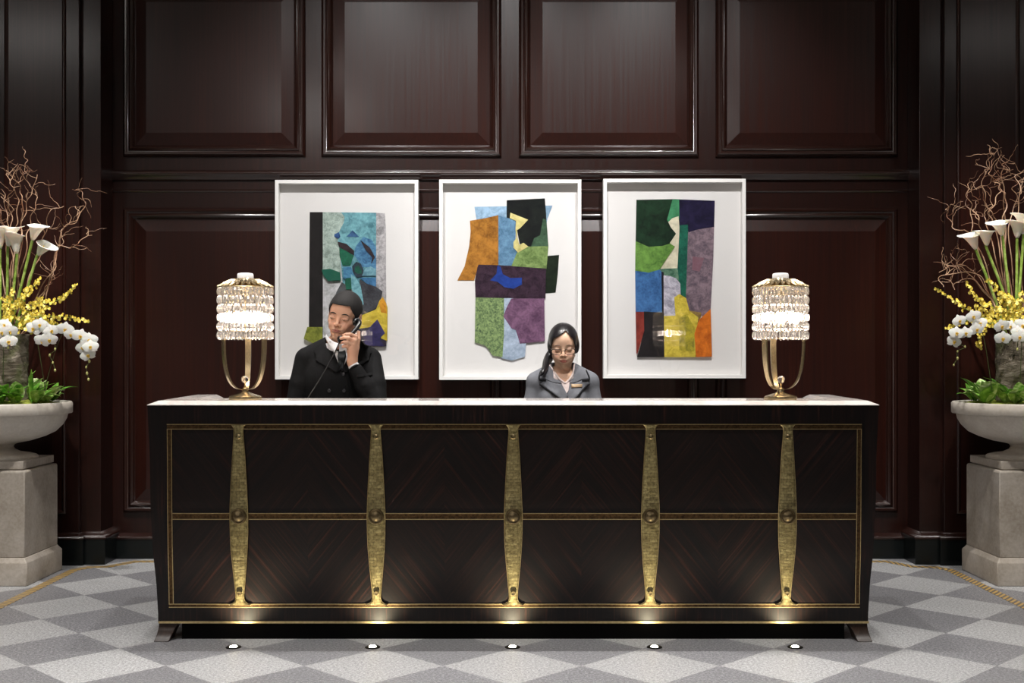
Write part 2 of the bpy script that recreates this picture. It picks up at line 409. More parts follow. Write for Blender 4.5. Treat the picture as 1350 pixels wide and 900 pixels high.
def make_strut(c):
    mb = MB(); ys = sorted(set([559.5+k*4 for k in range(59)]+[h[0] for h in hwp])); ys = [y for y in ys if y <= 797.6]; fr = (-1,-1,-.9,-.55,0,.55,.9,1,1); ri = (0,.011,.0145,.0165,.018,.0165,.0145,.011,0)
    vs = []; fs = []
    for y in ys:
        w = hw_at(y)*DD/F; zz = DZ(y)
        for u, r in zip(fr, ri): vs.append((DX(c)+u*w, YF0+s_in(zz)-r-.002, zz))
    n = len(fr)
    for k in range(len(ys)-1):
        for j in range(n-1): a = k*n+j; fs.append((a, a+1, a+1+n, a+n))
    mb.add(vs, fs); st = mb.build('strut', M_STRUT, desk, auto=50)
    e = MB()
    for sd in (-1, 1):
        e.tube([(DX(c)+sd*hw_at(y)*DD/F, YF0+s_in(DZ(y))-.012, DZ(y)) for y in ys], .0022, 5)
    e.build('strut_edge', M_BRASS, st)
    zz = DZ(679.7); y0 = YF0+s_in(zz)-.016; x = DX(c)
    b = MB().lathe([(.036,0),(.036,-.006),(.033,-.012),(.029,-.013),(.026,-.009),(.022,-.010),(.014,-.017),(.004,-.0195)], (x, y0, zz), 28, 'y'); b.build('boss', M_DKBRONZE, st)
    zz = DZ(575); y0 = YF0+s_in(zz)-.014
    MB().lathe([(.0115,0),(.0115,-.005),(.008,-.008),(.006,-.004),(.002,-.004)], (x, y0, zz), 16, 'y').build('stud', M_DKBRONZE, st)
    zz = DZ(777); y0 = YF0+s_in(zz)-.014
    MB().lathe([(.0135,0),(.0135,-.005),(.011,-.006),(.0105,-.001),(.002,-.001)], (x, y0, zz), 16, 'y').build('socket', simple('socket_black',(.004,.003,.003),.4) if not bpy.data.materials.get('socket_black') else bpy.data.materials['socket_black'], st)
    zz = DZ(781.5); y0 = YF0+s_in(zz)-.014
    MB().lathe([(.0105,0),(.0105,-.014),(.0095,-.017),(.0065,-.017),(.0055,-.013),(.001,-.013)], (x, y0, zz), 18, 'y').build('knob', M_BRASS, st)
for c in struts: make_strut(c)
# feet
M_FOOT = wood_mat('brown_foot_wood', (.016,.009,.006), (.034,.019,.013), (.060,.034,.024), coat=.2)  # feet in a lighter brown than the ebony carcass
def foot(x_out, sgn, yfr, sg2):
    mb = MB(); vs = []; fs = []; n = 8
    for k in range(n+1):
        t = k/n; zz = zb*(1-t); fl = .014*t*t
        w = .090-.022*t-.008*math.sin(t*PI)
        a = x_out-sgn*fl*.8; b = x_out+sgn*w-sgn*fl*.8; y0 = yfr-sg2*fl*3.2; y1 = yfr+sg2*(w)-sg2*fl
        vs += [(a,y0,zz),(b,y0,zz),(b,y1,zz),(a,y1,zz)]
    for k in range(n):
        for j in range(4): a = 4*k+j; b = 4*k+(j+1)%4; fs.append((a,b,b+4,a+4))
    fs += [(0,1,2,3),(4*n+3,4*n+2,4*n+1,4*n)]
    mb.add(vs, fs); mb.build('foot', M_FOOT, desk, bevel=.003, auto=35)
xo = CX-HW+.038
for sgn, xx in ((1, CX-HW+.040), (-1, CX+HW-.040)):
    foot(xx, sgn, YF0+.040, 1); foot(xx, sgn, YB-.02, -1)
# dark recessed plinth
MB().box(CX-HW+.14, CX+HW-.14, YF0+.055, YF0+.28, 0, zb).build('plinth', simple('matt_black', (.003,.003,.003), .9, spec=.1), desk, smooth=False)
# marble counter: U-shaped slab with a sloped edge
zt = 1.078; z_s = DZ(534)
def slab_outline(e):
    fo = .035-e; flare = .045
    xl0, xl1 = CX-HW-.0+e*1.0, CX-HW-flare+e; xr0, xr1 = CX+HW-e, CX+HW+flare-e
    yfr = YF0-.005+e; ym = YF0+.36; ww = .165
    return [(xl0,yfr),(xr0,yfr),(xr1,YB-e),(CX+HW-ww+flare+e*.6,YB-e),(CX+HW-ww+e*.6,ym-e*.6),(CX-HW+ww-e*.6,ym-e*.6),(CX-HW+ww-flare-e*.6,YB-e),(xl1,YB-e)]
mb = MB(); o0, o1, o2 = slab_outline(0), slab_outline(.003), slab_outline(.036)
vs = [(x,y,z_s) for x,y in o0]+[(x,y,z_s+.003) for x,y in o0]+[(x,y,zt-.002) for x,y in o2]+[(x,y,zt) for x,y in slab_outline(.040)]
n = 8; fs = []
for k in range(3):
    for j in range(n): a = k*n+j; b = k*n+(j+1)%n; fs.append((a,b,b+n,a+n))
for base, rev in ((0, True), (3*n, False)):
    for q in ((0,1,4,5),(1,2,3,4),(0,5,6,7)):
        fs.append(tuple(base+i for i in (q if not rev else q[::-1])))
mb.add(vs, fs); mb.build('counter_top', M_MARBLE, desk, auto=25)
# lower work surface behind the counter
MB().box(CX-HW+.14, CX+HW-.14, YF0+.30, YF0+.52, .74, .78).build('work_surface', M_EBV, desk, smooth=False, bevel=.002)
# in-floor uplights
M_LENS = simple('uplight_lens', (1,.95,.8), .3, emis=60, emcol=(1,.86,.58)); M_RING = simple('uplight_ring', (.02,.02,.02), .35, metal=.8)
upx = [307.8, 491.3, 675.8, 862.8, 1048.3]
names = ['leftmost', 'second from the left', 'middle', 'fourth from the left', 'rightmost']
for i, px in enumerate(upx):
    p = P(px, 853, floorD(853)); x, y = p.x, p.y
    t = thing('floor_uplight', 'small glowing recessed floor uplight in front of the %s strut of the desk' % ['first','second','centre','fourth','last'][i], 'uplight', (x, y, 0), 'floor uplights in front of the desk')
    if i in (0, 4): t['label'] = 'small glowing recessed floor uplight near the %s front foot of the desk' % ('left' if i == 0 else 'right')
    MB().lathe([(.034,0),(.034,.002),(.031,.004),(.018,.004),(.0165,.001)], (x,y,0), 24).build('trim_ring', M_RING, t)
    MB().lathe([(.016,.0008),(.016,.004),(.013,.0065),(.006,.0075),(.001,.0077)], (x,y,0), 20).build('lens', M_LENS, t)
    l = bpy.data.lights.new('uplight', 'SPOT'); l.energy = UPE; l.color = (1,.88,.60); l.spot_size = math.radians(118); l.spot_blend = 1.0; l.shadow_soft_size = .012
    lo = bpy.data.objects.new('uplight_beam', l); COL.objects.link(lo); lo.parent = t; lo.location = (0, 0, .02)
    lo.rotation_euler = (math.radians(180-17), 0, 0)
# ============================================================ table lamps
def crystal_mat():
    m, nt, b = new_mat('cut_crystal'); setp(b, color=(1,.985,.98), rough=.03, trans=.93, ior=1.52)
    t = N(nt, 'ShaderNodeBsdfTransparent'); mx = N(nt, 'ShaderNodeMixShader'); mx.inputs[0].default_value = .88
    out = nt.nodes['Material Output']
    nt.links.new(t.outputs[0], mx.inputs[1]); nt.links.new(b.outputs[0], mx.inputs[2]); nt.links.new(mx.outputs[0], out.inputs[0]); return m
M_CRY = crystal_mat()
M_GOLD = brass_mat('antique_brass_lamp', (.40,.31,.18), (.58,.47,.29), .26)
M_BULB = simple('lit_bulb', (1,.9,.8), .5, emis=LAMPE, emcol=(1,.86,.74))
M_FROST = simple('frosted_white_glass', (.9,.88,.86), .35, emis=.5, emcol=(1,.94,.9))
DLAMP = 5.42; crng = random.Random(11)
def make_lamp(px, label):
    k = DLAMP/F; X = (px-675)*k; Y = DLAMP; Zf = lambda py: CAMZ-(py-HZ)*k
    t = thing('table_lamp', label, 'table lamp', (X, Y, zt+.0005), 'crystal lamps on the counter')
    zb_ = zt+.0005
    MB().lathe([(.0755,zb_),(.0765,zb_+.004),(.0755,zb_+.014),(.070,zb_+.017),(.066,zb_+.018),(.045,zb_+.025),(.026,zb_+.030),(.017,zb_+.036),(.015,zb_+.046),(.018,zb_+.050),(.010,zb_+.056)], (X,Y,0), 12).build('base', M_GOLD, t, auto=20)
    za = zb_+.045; zs = Zf(447)+.006
    for i in range(3):
        a = PI/2+i*2*PI/3+.10; m = MB(); vs = []; fs = []; n = 22
        for q in range(n+1):
            u = q/n; z_ = za+(zs-za)*(u**1.35); r = .100*math.sin(min(1, u**.52)*PI/2)**1.1+.006
            w = .0135-.004*(1-u)**2; th = .005
            c, s = math.cos(a), math.sin(a)
            dzz = 1
            for (dr, dt) in ((-th,-w),(th,-w),(th,w),(-th,w)): vs.append((X+(r+dr)*c-dt*s, Y+(r+dr)*s+dt*c, z_))
        for q in range(n):
            for j in range(4): b = q*4+j; d = q*4+(j+1)%4; fs.append((b,d,d+4,b+4))
        fs += [(0,1,2,3),(4*n+3,4*n+2,4*n+1,4*n)]
        m.add(vs, fs).build('arm', M_GOLD, t, auto=50, bevel=.001)
    b = MB(); b.sphere((X, Y-.012, Zf(500)), .0175, 10, 7); b.build('crystal_ball', M_CRY, t, smooth=False)
    MB().lathe([(.004,zb_+.05),(.005,zb_+.058),(.003,Zf(500)-.012)], (X,Y-.008,0), 10).build('ball_stem', M_GOLD, t)
    yt = [378.6+k_*11.5 for k_ in range(7)]
    for i in range(6):
        z1, z0 = Zf(yt[i])+.001, Zf(yt[i+1])-.001
        zc = (z0+z1)/2; h = (z1-z0)/2; m = MB(); nP = 44
        for j in range(nP):
            a = 2*PI*(j+.5*(i%2))/nP+crng.uniform(-.02,.02); c, s = math.cos(a), math.sin(a); vs = []; tw_ = crng.uniform(-.6,.6)
            tw = .0066
            lv = [(-h*.98,.116,.55),(-h*.6,.1220,1.0),(0,.1235,1.15),(h*.6,.1220,1.0),(h*.98,.116,.55)]
            for dz, r, sc_ in lv:
                for q in range(6):
                    g = 2*PI*q/6+tw_; dr = math.cos(g)*.0058*sc_; dt = math.sin(g)*tw*sc_
                    vs.append((X+(r+dr)*c-dt*s, Y+(r+dr)*s+dt*c, zc+dz))
            fs = []
            for q in range(4):
                for g in range(6): aa = q*6+g; bb_ = q*6+(g+1)%6; fs.append((aa,bb_,bb_+6,aa+6))
            fs += [tuple(range(5,-1,-1)), tuple(24+g for g in range(6))]
            m.add(vs, fs)
        tier = m.build('crystal_tier', M_CRY, t, smooth=False)
        r_ = MB(); ring = [(X+.113*math.cos(q*PI/20), Y+.113*math.sin(q*PI/20), z1-.0006) for q in range(41)]
        r_.tube(ring, .0013, 5); r_.build('hanging_ring', M_GOLD, tier)
    # lit bulbs inside
    for i in range(6):
        a = i*2*PI/6+.3; x = X+.074*math.cos(a); y = Y+.074*math.sin(a); zz = Zf(419)
        m = MB(); m.sphere((x,y,zz), (.019,.019,.021), 12, 8); m.build('bulb', M_BULB, t)
    MB().lathe([(.006,Zf(447)),(.006,Zf(383)),(.02,Zf(381)),(.03,Zf(380))], (X,Y,0), 12).build('stem', M_GOLD, t)
    for i in range(3):
        a = PI/2+i*2*PI/3+.10
        MB().tube([(X,Y,Zf(446)),(X+.104*math.cos(a),Y+.104*math.sin(a),Zf(446))], .003, 5).build('spoke', M_GOLD, t)
    # gilt dome with a fringe of pierced leaves
    r0 = Zf(379.4)
    MB().lathe([(.076,r0),(.078,r0+.005),(.070,r0+.014),(.060,r0+.024),(.048,r0+.034),(.042,r0+.038),(.038,r0+.043),(.034,Zf(366))], (X,Y,0), 28).build('dome', M_GOLD, t, auto=50)
    m = MB(); nl = 26
    for i in range(nl):
        for lay in range(2):
            a = 2*PI*(i+.5*lay)/nl; c, s = math.cos(a), math.sin(a)
            rr = (.058,.080,.098,.114,.128) if lay == 0 else (.05,.062,.076,.09,.101)
            ww = (.002,.0065,.008,.006,.001); zz = (.024,.026,.020,.011,.004) if lay == 0 else (.036,.036,.031,.025,.020)
            vs = []
            for r, w, z_ in zip(rr, ww, zz): vs += [(X+r*c-w*s, Y+r*s+w*c, r0+z_), (X+r*c, Y+r*s, r0+z_+.005), (X+r*c+w*s, Y+r*s-w*c, r0+z_)]
            fs = []
            for q in range(4): fs += [(3*q,3*q+1,3*q+4,3*q+3),(3*q+1,3*q+2,3*q+5,3*q+4),(3*q+2,3*q,3*q+3,3*q+5)]
            m.add(vs, fs)
    m.build('leaf_fringe', M_GOLD, t, auto=60)
    MB().tube([(X+.126*math.cos(q*PI/20), Y+.126*math.sin(q*PI/20), r0+.001) for q in range(41)], .0024, 6).build('rim', M_GOLD, t)
    z0, z1 = Zf(368.5), Zf(360)
    MB().lathe([(.033,z0),(.0365,z0+.004),(.0365,z1-.007),(.034,z1-.002),(.028,z1),(.002,z1)], (X,Y,0), 28).build('cap', M_FROST, t, auto=60)
    l = bpy.data.lights.new('lamp_light', 'POINT'); l.energy = 5; l.color = (1,.85,.7); l.shadow_soft_size = .03
    o = bpy.data.objects.new('lamp_glow', l); COL.objects.link(o); o.parent = t; o.location = (0, 0, Zf(419)-zb_)
make_lamp(323.5, 'lit crystal table lamp on brass arms on the left end of the counter')
make_lamp(1029, 'lit crystal table lamp on brass arms on the right end of the counter')
# ============================================================ framed collages
M_FRAME = simple('white_lacquer_frame', srgb(238,237,234), .35)
M_MAT = simple('white_mat_board', srgb(226,224,222), .9, spec=.1)
def glaze():
    m, nt, b = new_mat('picture_glazing'); nt.nodes.remove(b)
    g = N(nt, 'ShaderNodeBsdfGlossy'); g.inputs['Roughness'].default_value = .0; t = N(nt, 'ShaderNodeBsdfTransparent')
    lw = N(nt, 'ShaderNodeLayerWeight'); lw.inputs[0].default_value = .5; fr = math_n(nt, 'ADD', math_n(nt, 'MULTIPLY', math_n(nt, 'POWER', lw.outputs['Facing'], 5.0), .96), .04); mx = N(nt, 'ShaderNodeMixShader')
    nt.links.new(fr, mx.inputs[0]); nt.links.new(t.outputs[0], mx.inputs[1]); nt.links.new(g.outputs[0], mx.inputs[2])
    nt.links.new(mx.outputs[0], nt.nodes['Material Output'].inputs[0]); return m
M_GLZ = glaze()
_fc = {}
def fabric(c0, c1, sc=22, stretch=(1,1,1)):
    key = (c0, c1, sc)
    if key in _fc: return _fc[key]
    m, nt, b = new_mat('painted_fabric')
    def mute(c):
        g = sum(c)/3; return tuple((v*.93+g*.07)*.95 for v in c)
    c0 = tuple(v*.86 for v in mute(c0)); c1 = tuple(min(255, v*1.06) for v in mute(c1))
    g = noise_n(nt, coords(nt, stretch), sc, 6, .65, .6); g2 = noise_n(nt, coords(nt, (stretch[0], 1, stretch[2])), sc*5, 2, .6)
    f = math_n(nt, 'ADD', math_n(nt, 'MULTIPLY', g, .75), math_n(nt, 'MULTIPLY', g2, .25))
    nt.links.new(ramp(nt, f, [(.38, srgb(*c0)), (.62, srgb(*c1))]), b.inputs['Base Color']); setp(b, rough=.85, spec=.15)
    bump(nt, b, g2, .3, .001); _fc[key] = m; return m
ART = {
1: ((362.5,551.3,237,500), [
 ((190,192,190),(212,212,214),14,[(425.6,360),(509,300),(509,455),(440,455),(425.6,440)]),
 ((24,24,26),(36,33,34),10,[(408.4,279.5),(425.8,279.5),(425.6,431),(407.3,431)]),
 ((150,172,160),(188,206,196),26,[(425.6,279.5),(451,280),(454.5,286),(452,296),(447.5,306),(446,318),(448,335),(449,356),(449,372),(440,373),(425.6,366)]),
 ((150,150,152),(196,192,194),24,[(494,280.5),(507.6,281),(508.6,300),(509.3,400),(504,398),(496,385)]),
 ((80,140,155),(120,180,190),18,[(450,280),(496,280.4),(496,380),(484,376),(470,372),(452,374),(448,330),(445.5,318),(447,306),(453,294),(454.5,286)]),
 ((60,115,165),(92,150,188),16,[(469,325),(479,312),(490,316),(496,326),(496,356),(486,352),(477,352),(472,343),(467,336)]),
 ((40,80,130),(70,115,165),14,[(457,312),(465,303.5),(474,312.5)]),
 ((40,75,140),(64,104,160),14,[(441,309),(447,306),(449,312),(446,314.5),(441,312)]),
 ((44,34,40),(66,52,58),14,[(445.5,318.5),(457,321.5),(467,330.5),(467,336.5),(456,331.5),(447.5,327)]),
 ((24,96,74),(34,118,86),12,[(447.5,326),(458,331.5),(466.5,337),(462,350),(452,350),(448,338)]),
 ((40,32,40),(60,50,56),14,[(476,317),(488,326.5),(494.5,339),(489.5,347.5),(491,339),(482,329)]),
 ((46,60,72),(60,76,90),14,[(464.5,351),(470,345),(476,347.5),(479.5,356),(478,365),(470,365.5),(465.5,358)]),
 ((24,90,74),(36,108,84),12,[(468.5,352),(473,350),(477,357),(477,360.5),(472,361),(468,358)]),
 ((104,160,180),(134,186,200),14,[(477.5,363.5),(482,354),(489,351),(496,355),(496,363.5)]),
 ((50,110,160),(82,140,190),14,[(475,366),(496,366),(496,378.5),(486,376)]),
 ((62,122,175),(90,160,190),14,[(453,352),(463,352),(468,366),(458,370),(453,366)]),
 ((24,96,74),(34,110,84),12,[(456,367),(463,366),(466,381),(455,382)]),
 ((24,110,90),(34,96,74),12,[(424.5,355.5),(436,354.5),(448.5,359),(449.5,369.5),(433,370.5),(427,363)]),
 ((70,74,78),(90,94,96),12,[(451,372),(444,385),(441,396),(458,394),(456,376)]),
 ((110,176,190),(140,200,210),16,[(463,361),(470,367),(478,380),(480,400),(477,412),(470,400),(464,380)]),
 ((52,52,60),(78,80,86),14,[(474,368),(484,374),(496,378),(504.5,384),(501,398),(496,407),(480,414),(474,416),(480,400),(477,382)]),
 ((62,54,66),(46,42,66),12,[(444,418),(490,428),(509,432),(509.3,456.5),(444,457)]),
 ((206,178,46),(228,202,70),16,[(466,418),(480,414.5),(496,408),(501,396),(505,391.5),(508.5,398),(511,405),(510.6,449),(503,446),(497,422),(489,431),(470,434),(466,430)]),
 ((212,130,30),(226,160,44),14,[(500,399),(505,392),(509.5,400),(510.5,413),(503,412)]),
 ((44,40,88),(66,60,110),12,[(482,455),(480,440),(491,428),(498,421),(508,439),(501,446),(507,456.3)]),
 ((120,130,44),(150,156,62),18,[(406,431),(425.6,431),(425.6,446.5),(413.5,452.5),(401.2,446.5)]),
]),
2: ((579,766.4,236.5,500.6), [
 ((134,172,204),(158,192,220),14,[(625.5,272.5),(728.5,270.8),(722,288),(719,302),(629,296)]),
 ((20,30,20),(32,44,30),14,[(719,337.5),(737,336),(735.5,360),(732.5,385.5),(718.5,386.5)]),
 ((150,94,28),(186,124,46),14,[(619.5,291),(640,287.5),(657,283.5),(657,353),(630,353),(625,369.5),(603,369.5),(612.5,351),(618.5,325),(620.5,305)]),
 ((84,130,168),(112,156,190),12,[(657,284),(668,287),(680,290.5),(679.5,325),(684,338),(676,350),(657,350)]),
 ((18,20,24),(30,36,32),10,[(668,264),(718.3,261.5),(720.5,290),(723,325),(692,325),(685,321),(681,300),(679,289),(668,287)]),
 ((50,80,58),(74,104,78),12,[(716,288),(720.5,290),(723,325),(700,325),(704,314),(712,310)]),
 ((110,140,74),(138,164,96),16,[(681.5,333),(695,325),(723,324.5),(720.5,354.5),(674,351)]),
 ((222,208,124),(236,224,150),8,[(673,280.5),(696.3,289.7),(685.5,301),(681.6,303.5),(682,312),(684.8,323),(690,320),(696.5,325),(683,333),(677,326.5),(677,319),(680.6,314),(679.6,303),(680.2,291),(672,287.5)]),
 ((42,26,42),(66,46,62),24,[(631,348.8),(657,349.5),(720,354),(719,393.5),(627,392.5),(626.2,370),(629.5,352)]),
 ((24,54,142),(34,68,160),8,[(656,349.5),(660,352),(663,361.5),(673,366.5),(688,366),(688,375),(677,380.5),(665,378.5),(656,371.5),(646,369.5),(654.5,361)]),
 ((158,180,206),(184,200,220),10,[(664,393),(676,393),(682,440),(693.5,450),(692,470),(675,475),(661,472),(663,450)]),
 ((74,104,72),(150,176,112),70,[(627,392),(664.5,393),(664.5,440),(662.5,470.5),(649.5,468.5),(644,460),(640,455.5),(626,451)]),
 ((104,68,100),(132,94,124),14,[(674,393.5),(717.6,393.5),(718.2,449.5),(685.5,452.8),(680,435),(674,432.5),(663.5,416.5),(668.5,404)]),
]),
3: ((795.5,983.3,235.5,498.6), [
 ((20,34,28),(30,60,40),16,[(839,263.4),(887,262.4),(896,262.6),(896,330),(838,330)]),
 ((54,130,86),(70,146,100),8,[(886.5,262.5),(895.5,262.8),(895.5,288),(880,296),(879.5,289)]),
 ((218,210,178),(230,222,194),6,[(894.5,285),(895.8,300),(893.3,354),(869.5,355),(878,341),(889,325),(882.5,320),(884,300),(880,293.5),(886.5,287.5)]),
 ((20,36,26),(30,58,38),14,[(839,263.4),(886.5,262.5),(880.5,283),(879,289),(884.5,300),(891.2,308),(882.5,321),(873,324.5),(855,325.5),(838,318)]),
 ((24,20,50),(40,34,68),12,[(895.2,262.8),(942.2,264.6),(941.4,299.5),(920,303),(907.5,307),(906.5,297),(896,297)]),
 ((22,90,74),(34,112,88),14,[(896,297),(907,296),(907,400),(896,400),(890,371),(893,354)]),
 ((104,90,104),(142,120,130),18,[(907,306.6),(920,302.5),(941.2,299.2),(940.2,340),(936.5,412),(930,416),(909,412),(904,395)]),
 ((150,104,118),(128,100,112),12,[(913,338),(928,340),(922,358),(912,356)]),
 ((84,130,54),(112,158,70),14,[(838,318),(855,325.5),(873,324.2),(883,321),(889.5,325),(878,342),(869,356),(855,359.5),(837.3,357)]),
 ((60,110,86),(110,146,120),18,[(870,354.5),(893,353.5),(895,372),(885,367),(873,363)]),
 ((44,92,152),(70,120,180),14,[(837.3,357),(855,359.5),(869,355.5),(873,359),(873.5,412),(850,411),(838,412)]),
 ((26,22,30),(36,32,40),10,[(871.7,358),(874.8,359),(875,413),(872.5,413)]),
 ((170,166,184),(206,202,214),26,[(874.6,363),(882,363.5),(891,367),(896.5,374),(897,388),(890,393),(891,418),(874.8,418)]),
 ((132,46,40),(150,60,50),10,[(838,411),(849.5,411),(849,436),(840,466),(839,466)]),
 ((28,26,26),(40,36,38),10,[(848.5,410.5),(875,412),(875.5,470.5),(839.8,470.5),(844.5,455),(849,436)]),
 ((128,104,60),(160,130,70),16,[(906,409),(924,412),(922,424),(912,428)]),
 ((212,188,52),(230,206,76),18,[(875,416.5),(890,416),(888.5,392),(895,387.5),(904,393),(908.5,410),(920,418),(918.5,436),(916.5,470.4),(875.5,470.4)]),
 ((150,146,52),(196,178,50),30,[(895,418),(905,414),(915,432),(915,463),(895,462)]),
 ((222,104,24),(232,124,34),10,[(936.3,407.5),(938,470),(917,470.4),(915,440),(921,422)]),
]),
}
AL = ['tall white-framed collage of turquoise, black and grey shapes behind the man with the phone',
      'white-framed collage with orange-brown, black and purple shapes, in the middle of the wall',
      'white-framed collage with dark green, blue, mauve and orange shapes on the right']
for k in (1, 2, 3):
    (xa, xb, ya, yb), pcs = ART[k]
    Df, Dp = 7.33, 7.385
    a, b = P(xa, yb, Df), P(xb, ya, Df); x0, x1, z0, z1 = a.x, b.x, a.z, b.z
    t = thing('framed_collage', AL[k-1], 'artwork', ((x0+x1)/2, DW-.03, z0))
    w = .022
    MB().frame(x0, x1, z0, z1, DW-.045, [(0,0),(0,DW-.045-Df),(w,DW-.045-Df),(w,.012),(w,0)], fill=False).build('frame', M_FRAME, t, smooth=False, bevel=.001)
    MB().box(x0+w*.5, x1-w*.5, Dp, DW-.046, z0+w*.5, z1-w*.5).build('mat_board', M_MAT, t, smooth=False)
    for i, (c0, c1, sc_, poly) in enumerate(pcs):
        q = [(lambda v: (v.x, v.z))(P(px, py, Dp)) for px, py in poly]
        h = .0012+.0009*i
        bm = MB().prism(q, Dp-h, Dp-.0002)
        bm.build('fabric_piece', fabric(c0, c1, sc_), t, smooth=False)
    MB().box(x0+w*.8, x1-w*.8, Df+.008, Df+.0105, z0+w*.8, z1-w*.8).build('glazing', M_GLZ, t, smooth=False)
# ============================================================ pedestals, bowls and flowers
def stone(name, c0, c1, c2, rough=.5):
    m, nt, b = new_mat(name); g = noise_n(nt, coords(nt), 3.2, 7, .6, .8); g2 = noise_n(nt, coords(nt), 60, 3, .6)
    c = ramp(nt, g, [(.3, c0), (.5, c1), (.72, c2)]); c = mixc(nt, .12, c, ramp(nt, g2, [(.3,(.1,.09,.08)),(.7,(.9,.88,.85))]))
    nt.links.new(c, b.inputs['Base Color']); setp(b, rough=rough, spec=.4); return m
M_PED = stone('pedestal_stone', srgb(150,138,122), srgb(176,166,153), srgb(192,184,174))
M_BOWL = stone('bowl_stone', srgb(196,186,172), srgb(214,206,194), srgb(226,220,210), .4)
def bark_mat():
    m, nt, b = new_mat('bark'); g = noise_n(nt, coords(nt, (9,9,30)), 1, 8, .7, .8); g2 = noise_n(nt, coords(nt), 12, 4)
    c = ramp(nt, g, [(.3, srgb(44,36,28)), (.5, srgb(104,94,80)), (.68, srgb(160,150,136))])
    c = mixc(nt, ramp(nt, g2, [(.5, 0.0), (.66, .6)]), c, srgb(92,100,56)); nt.links.new(c, b.inputs['Base Color']); setp(b, rough=.9); bump(nt, b, g, .9, .02); return m
M_BARK = bark_mat()
M_MOSS, _nt, _b = new_mat('moss'); _g = noise_n(_nt, coords(_nt), 40, 5, .7)
_nt.links.new(ramp(_nt, _g, [(.3, srgb(104,116,40)), (.5, srgb(160,170,62)), (.7, srgb(196,202,96))]), _b.inputs['Base Color']); setp(_b, rough=.95); bump(_nt, _b, _g, 1, .02)
def leafy(name, c0, c1, c2, sc=18):
    m, nt, b = new_mat(name); g = noise_n(nt, coords(nt), sc, 4, .6, .5)
    nt.links.new(ramp(nt, g, [(.36, c0), (.5, c1), (.64, c2)]), b.inputs['Base Color']); setp(b, rough=.38, spec=.4); return m
M_LEAF1 = leafy('variegated_leaf', srgb(92,150,52), srgb(170,206,110), srgb(236,244,200), 26)
M_LEAF2 = leafy('green_leaf', srgb(74,130,42), srgb(118,172,64), srgb(164,206,96))
M_STEM = leafy('lily_stem', srgb(120,150,58), srgb(156,184,84), srgb(184,206,116))
M_OSTEM = simple('orchid_stem', srgb(74,84,44), .5)
M_WHITEP = simple('white_petal', srgb(246,243,236), .55, sss=.15, spec=.3)
M_CALLA = simple('calla_spathe', srgb(252,248,236), .5, sss=.15, spec=.3)
M_YEL = leafy('yellow_petal', srgb(196,154,44), srgb(234,208,76), srgb(246,232,130), 60)
M_LIP = simple('yellow_lip', srgb(216,178,70), .5); M_BUD = simple('orchid_bud', srgb(196,194,120), .5)
def twig_mat():
    m, nt, b = new_mat('willow_twig'); g = noise_n(nt, coords(nt), 9, 3)
    nt.links.new(ramp(nt, g, [(.35, srgb(124,82,58)), (.6, srgb(196,160,130))]), b.inputs['Base Color']); setp(b, rough=.5); return m
M_TWIG = twig_mat()
DPED = 6.78; PXC = 2.95
def sub_mesh(name, mb, mat, smooth=True): 
    me = bpy.data.meshes.new(name); me.from_pydata(mb.v, [], mb.f); me.materials.append(mat)
    me.polygons.foreach_set('use_smooth', [True]*len(me.polygons)); me.update(); return me
def inst(name, me, parent, loc, rot, sc=1):
    o = bpy.data.objects.new(name, me); COL.objects.link(o); o.parent = parent; o.location = Vector(loc)-world_off(parent)
    o.rotation_mode = 'QUATERNION'; o.rotation_quaternion = rot; o.scale = (sc, sc, sc) if not hasattr(sc, '__len__') else sc; return o
def petal(mb, ang, L, W, lift=.1, base=0, cup=.15, n=6, ruff=0, rnd=0):
    """petal in the local xz plane facing -y"""
    c, s = math.cos(ang), math.sin(ang); vs = []; fs = []
    for i in range(n+1):
        t = i/n; w = W*(math.sin(PI*min(1, t**.8*.96+.04))**.7) if rnd == 0 else W*(max(0, math.sin(PI*(t**.62*.93+.05))))**.55
        r = base+L*t
        for j in (-1, -.5, 0, .5, 1):
            u = j*w; yy = -lift*L*t+cup*L*(t**2)+abs(j)*w*.15+ruff*math.sin(t*9+j*3)
            vs.append((r*c-u*s, yy, r*s+u*c))
    for i in range(n):
        for j in range(4): a = i*5+j; fs.append((a, a+1, a+6, a+5))
    mb.add(vs, fs)
mb = MB()
for a in (90, 215, 325): petal(mb, math.radians(a), .040, .0155, .02)
for a in (8, 172): petal(mb, math.radians(a), .044, .026, .08, cup=.1, rnd=1)
ORCH = sub_mesh('blossom', mb, M_WHITEP)
mb = MB(); petal(mb, math.radians(270), .016, .007, .6); petal(mb, math.radians(200), .010, .005, .9); petal(mb, math.radians(340), .010, .005, .9); mb.sphere((0,-.006,.001), .004, 8, 6)
ORLIP = sub_mesh('lip', mb, M_LIP)
mb = MB(); petal(mb, math.radians(270), .015, .0105, .1, rnd=1, ruff=.001)
for a in (35, 90, 145): petal(mb, math.radians(a), .010, .0035, .1)
ONC = sub_mesh('blossom', mb, M_YEL)
mb = MB().sphere((0,0,0), (.006,.006,.0085), 8, 6); BUD = sub_mesh('bud', mb, M_BUD)
def leaf_mesh(L, W, droop, fold, name, mat, n=9):
    mb = MB(); vs = []; fs = []
    for i in range(n+1):
        t = i/n; w = W*math.sin(PI*(t**.75))**.8 if 0 < t < 1 else .001
        zz = L*(t*.9-droop*t*t); xx = L*(.25*t+droop*1.0*t*t)
        for j in (-1,-.5,0,.5,1): vs.append((xx, j*w, zz+abs(j)*w*fold))
    for i in range(n):
        for j in range(4): a = i*5+j; fs.append((a,a+1,a+6,a+5))
    mb.add(vs, fs); return sub_mesh(name, mb, mat)
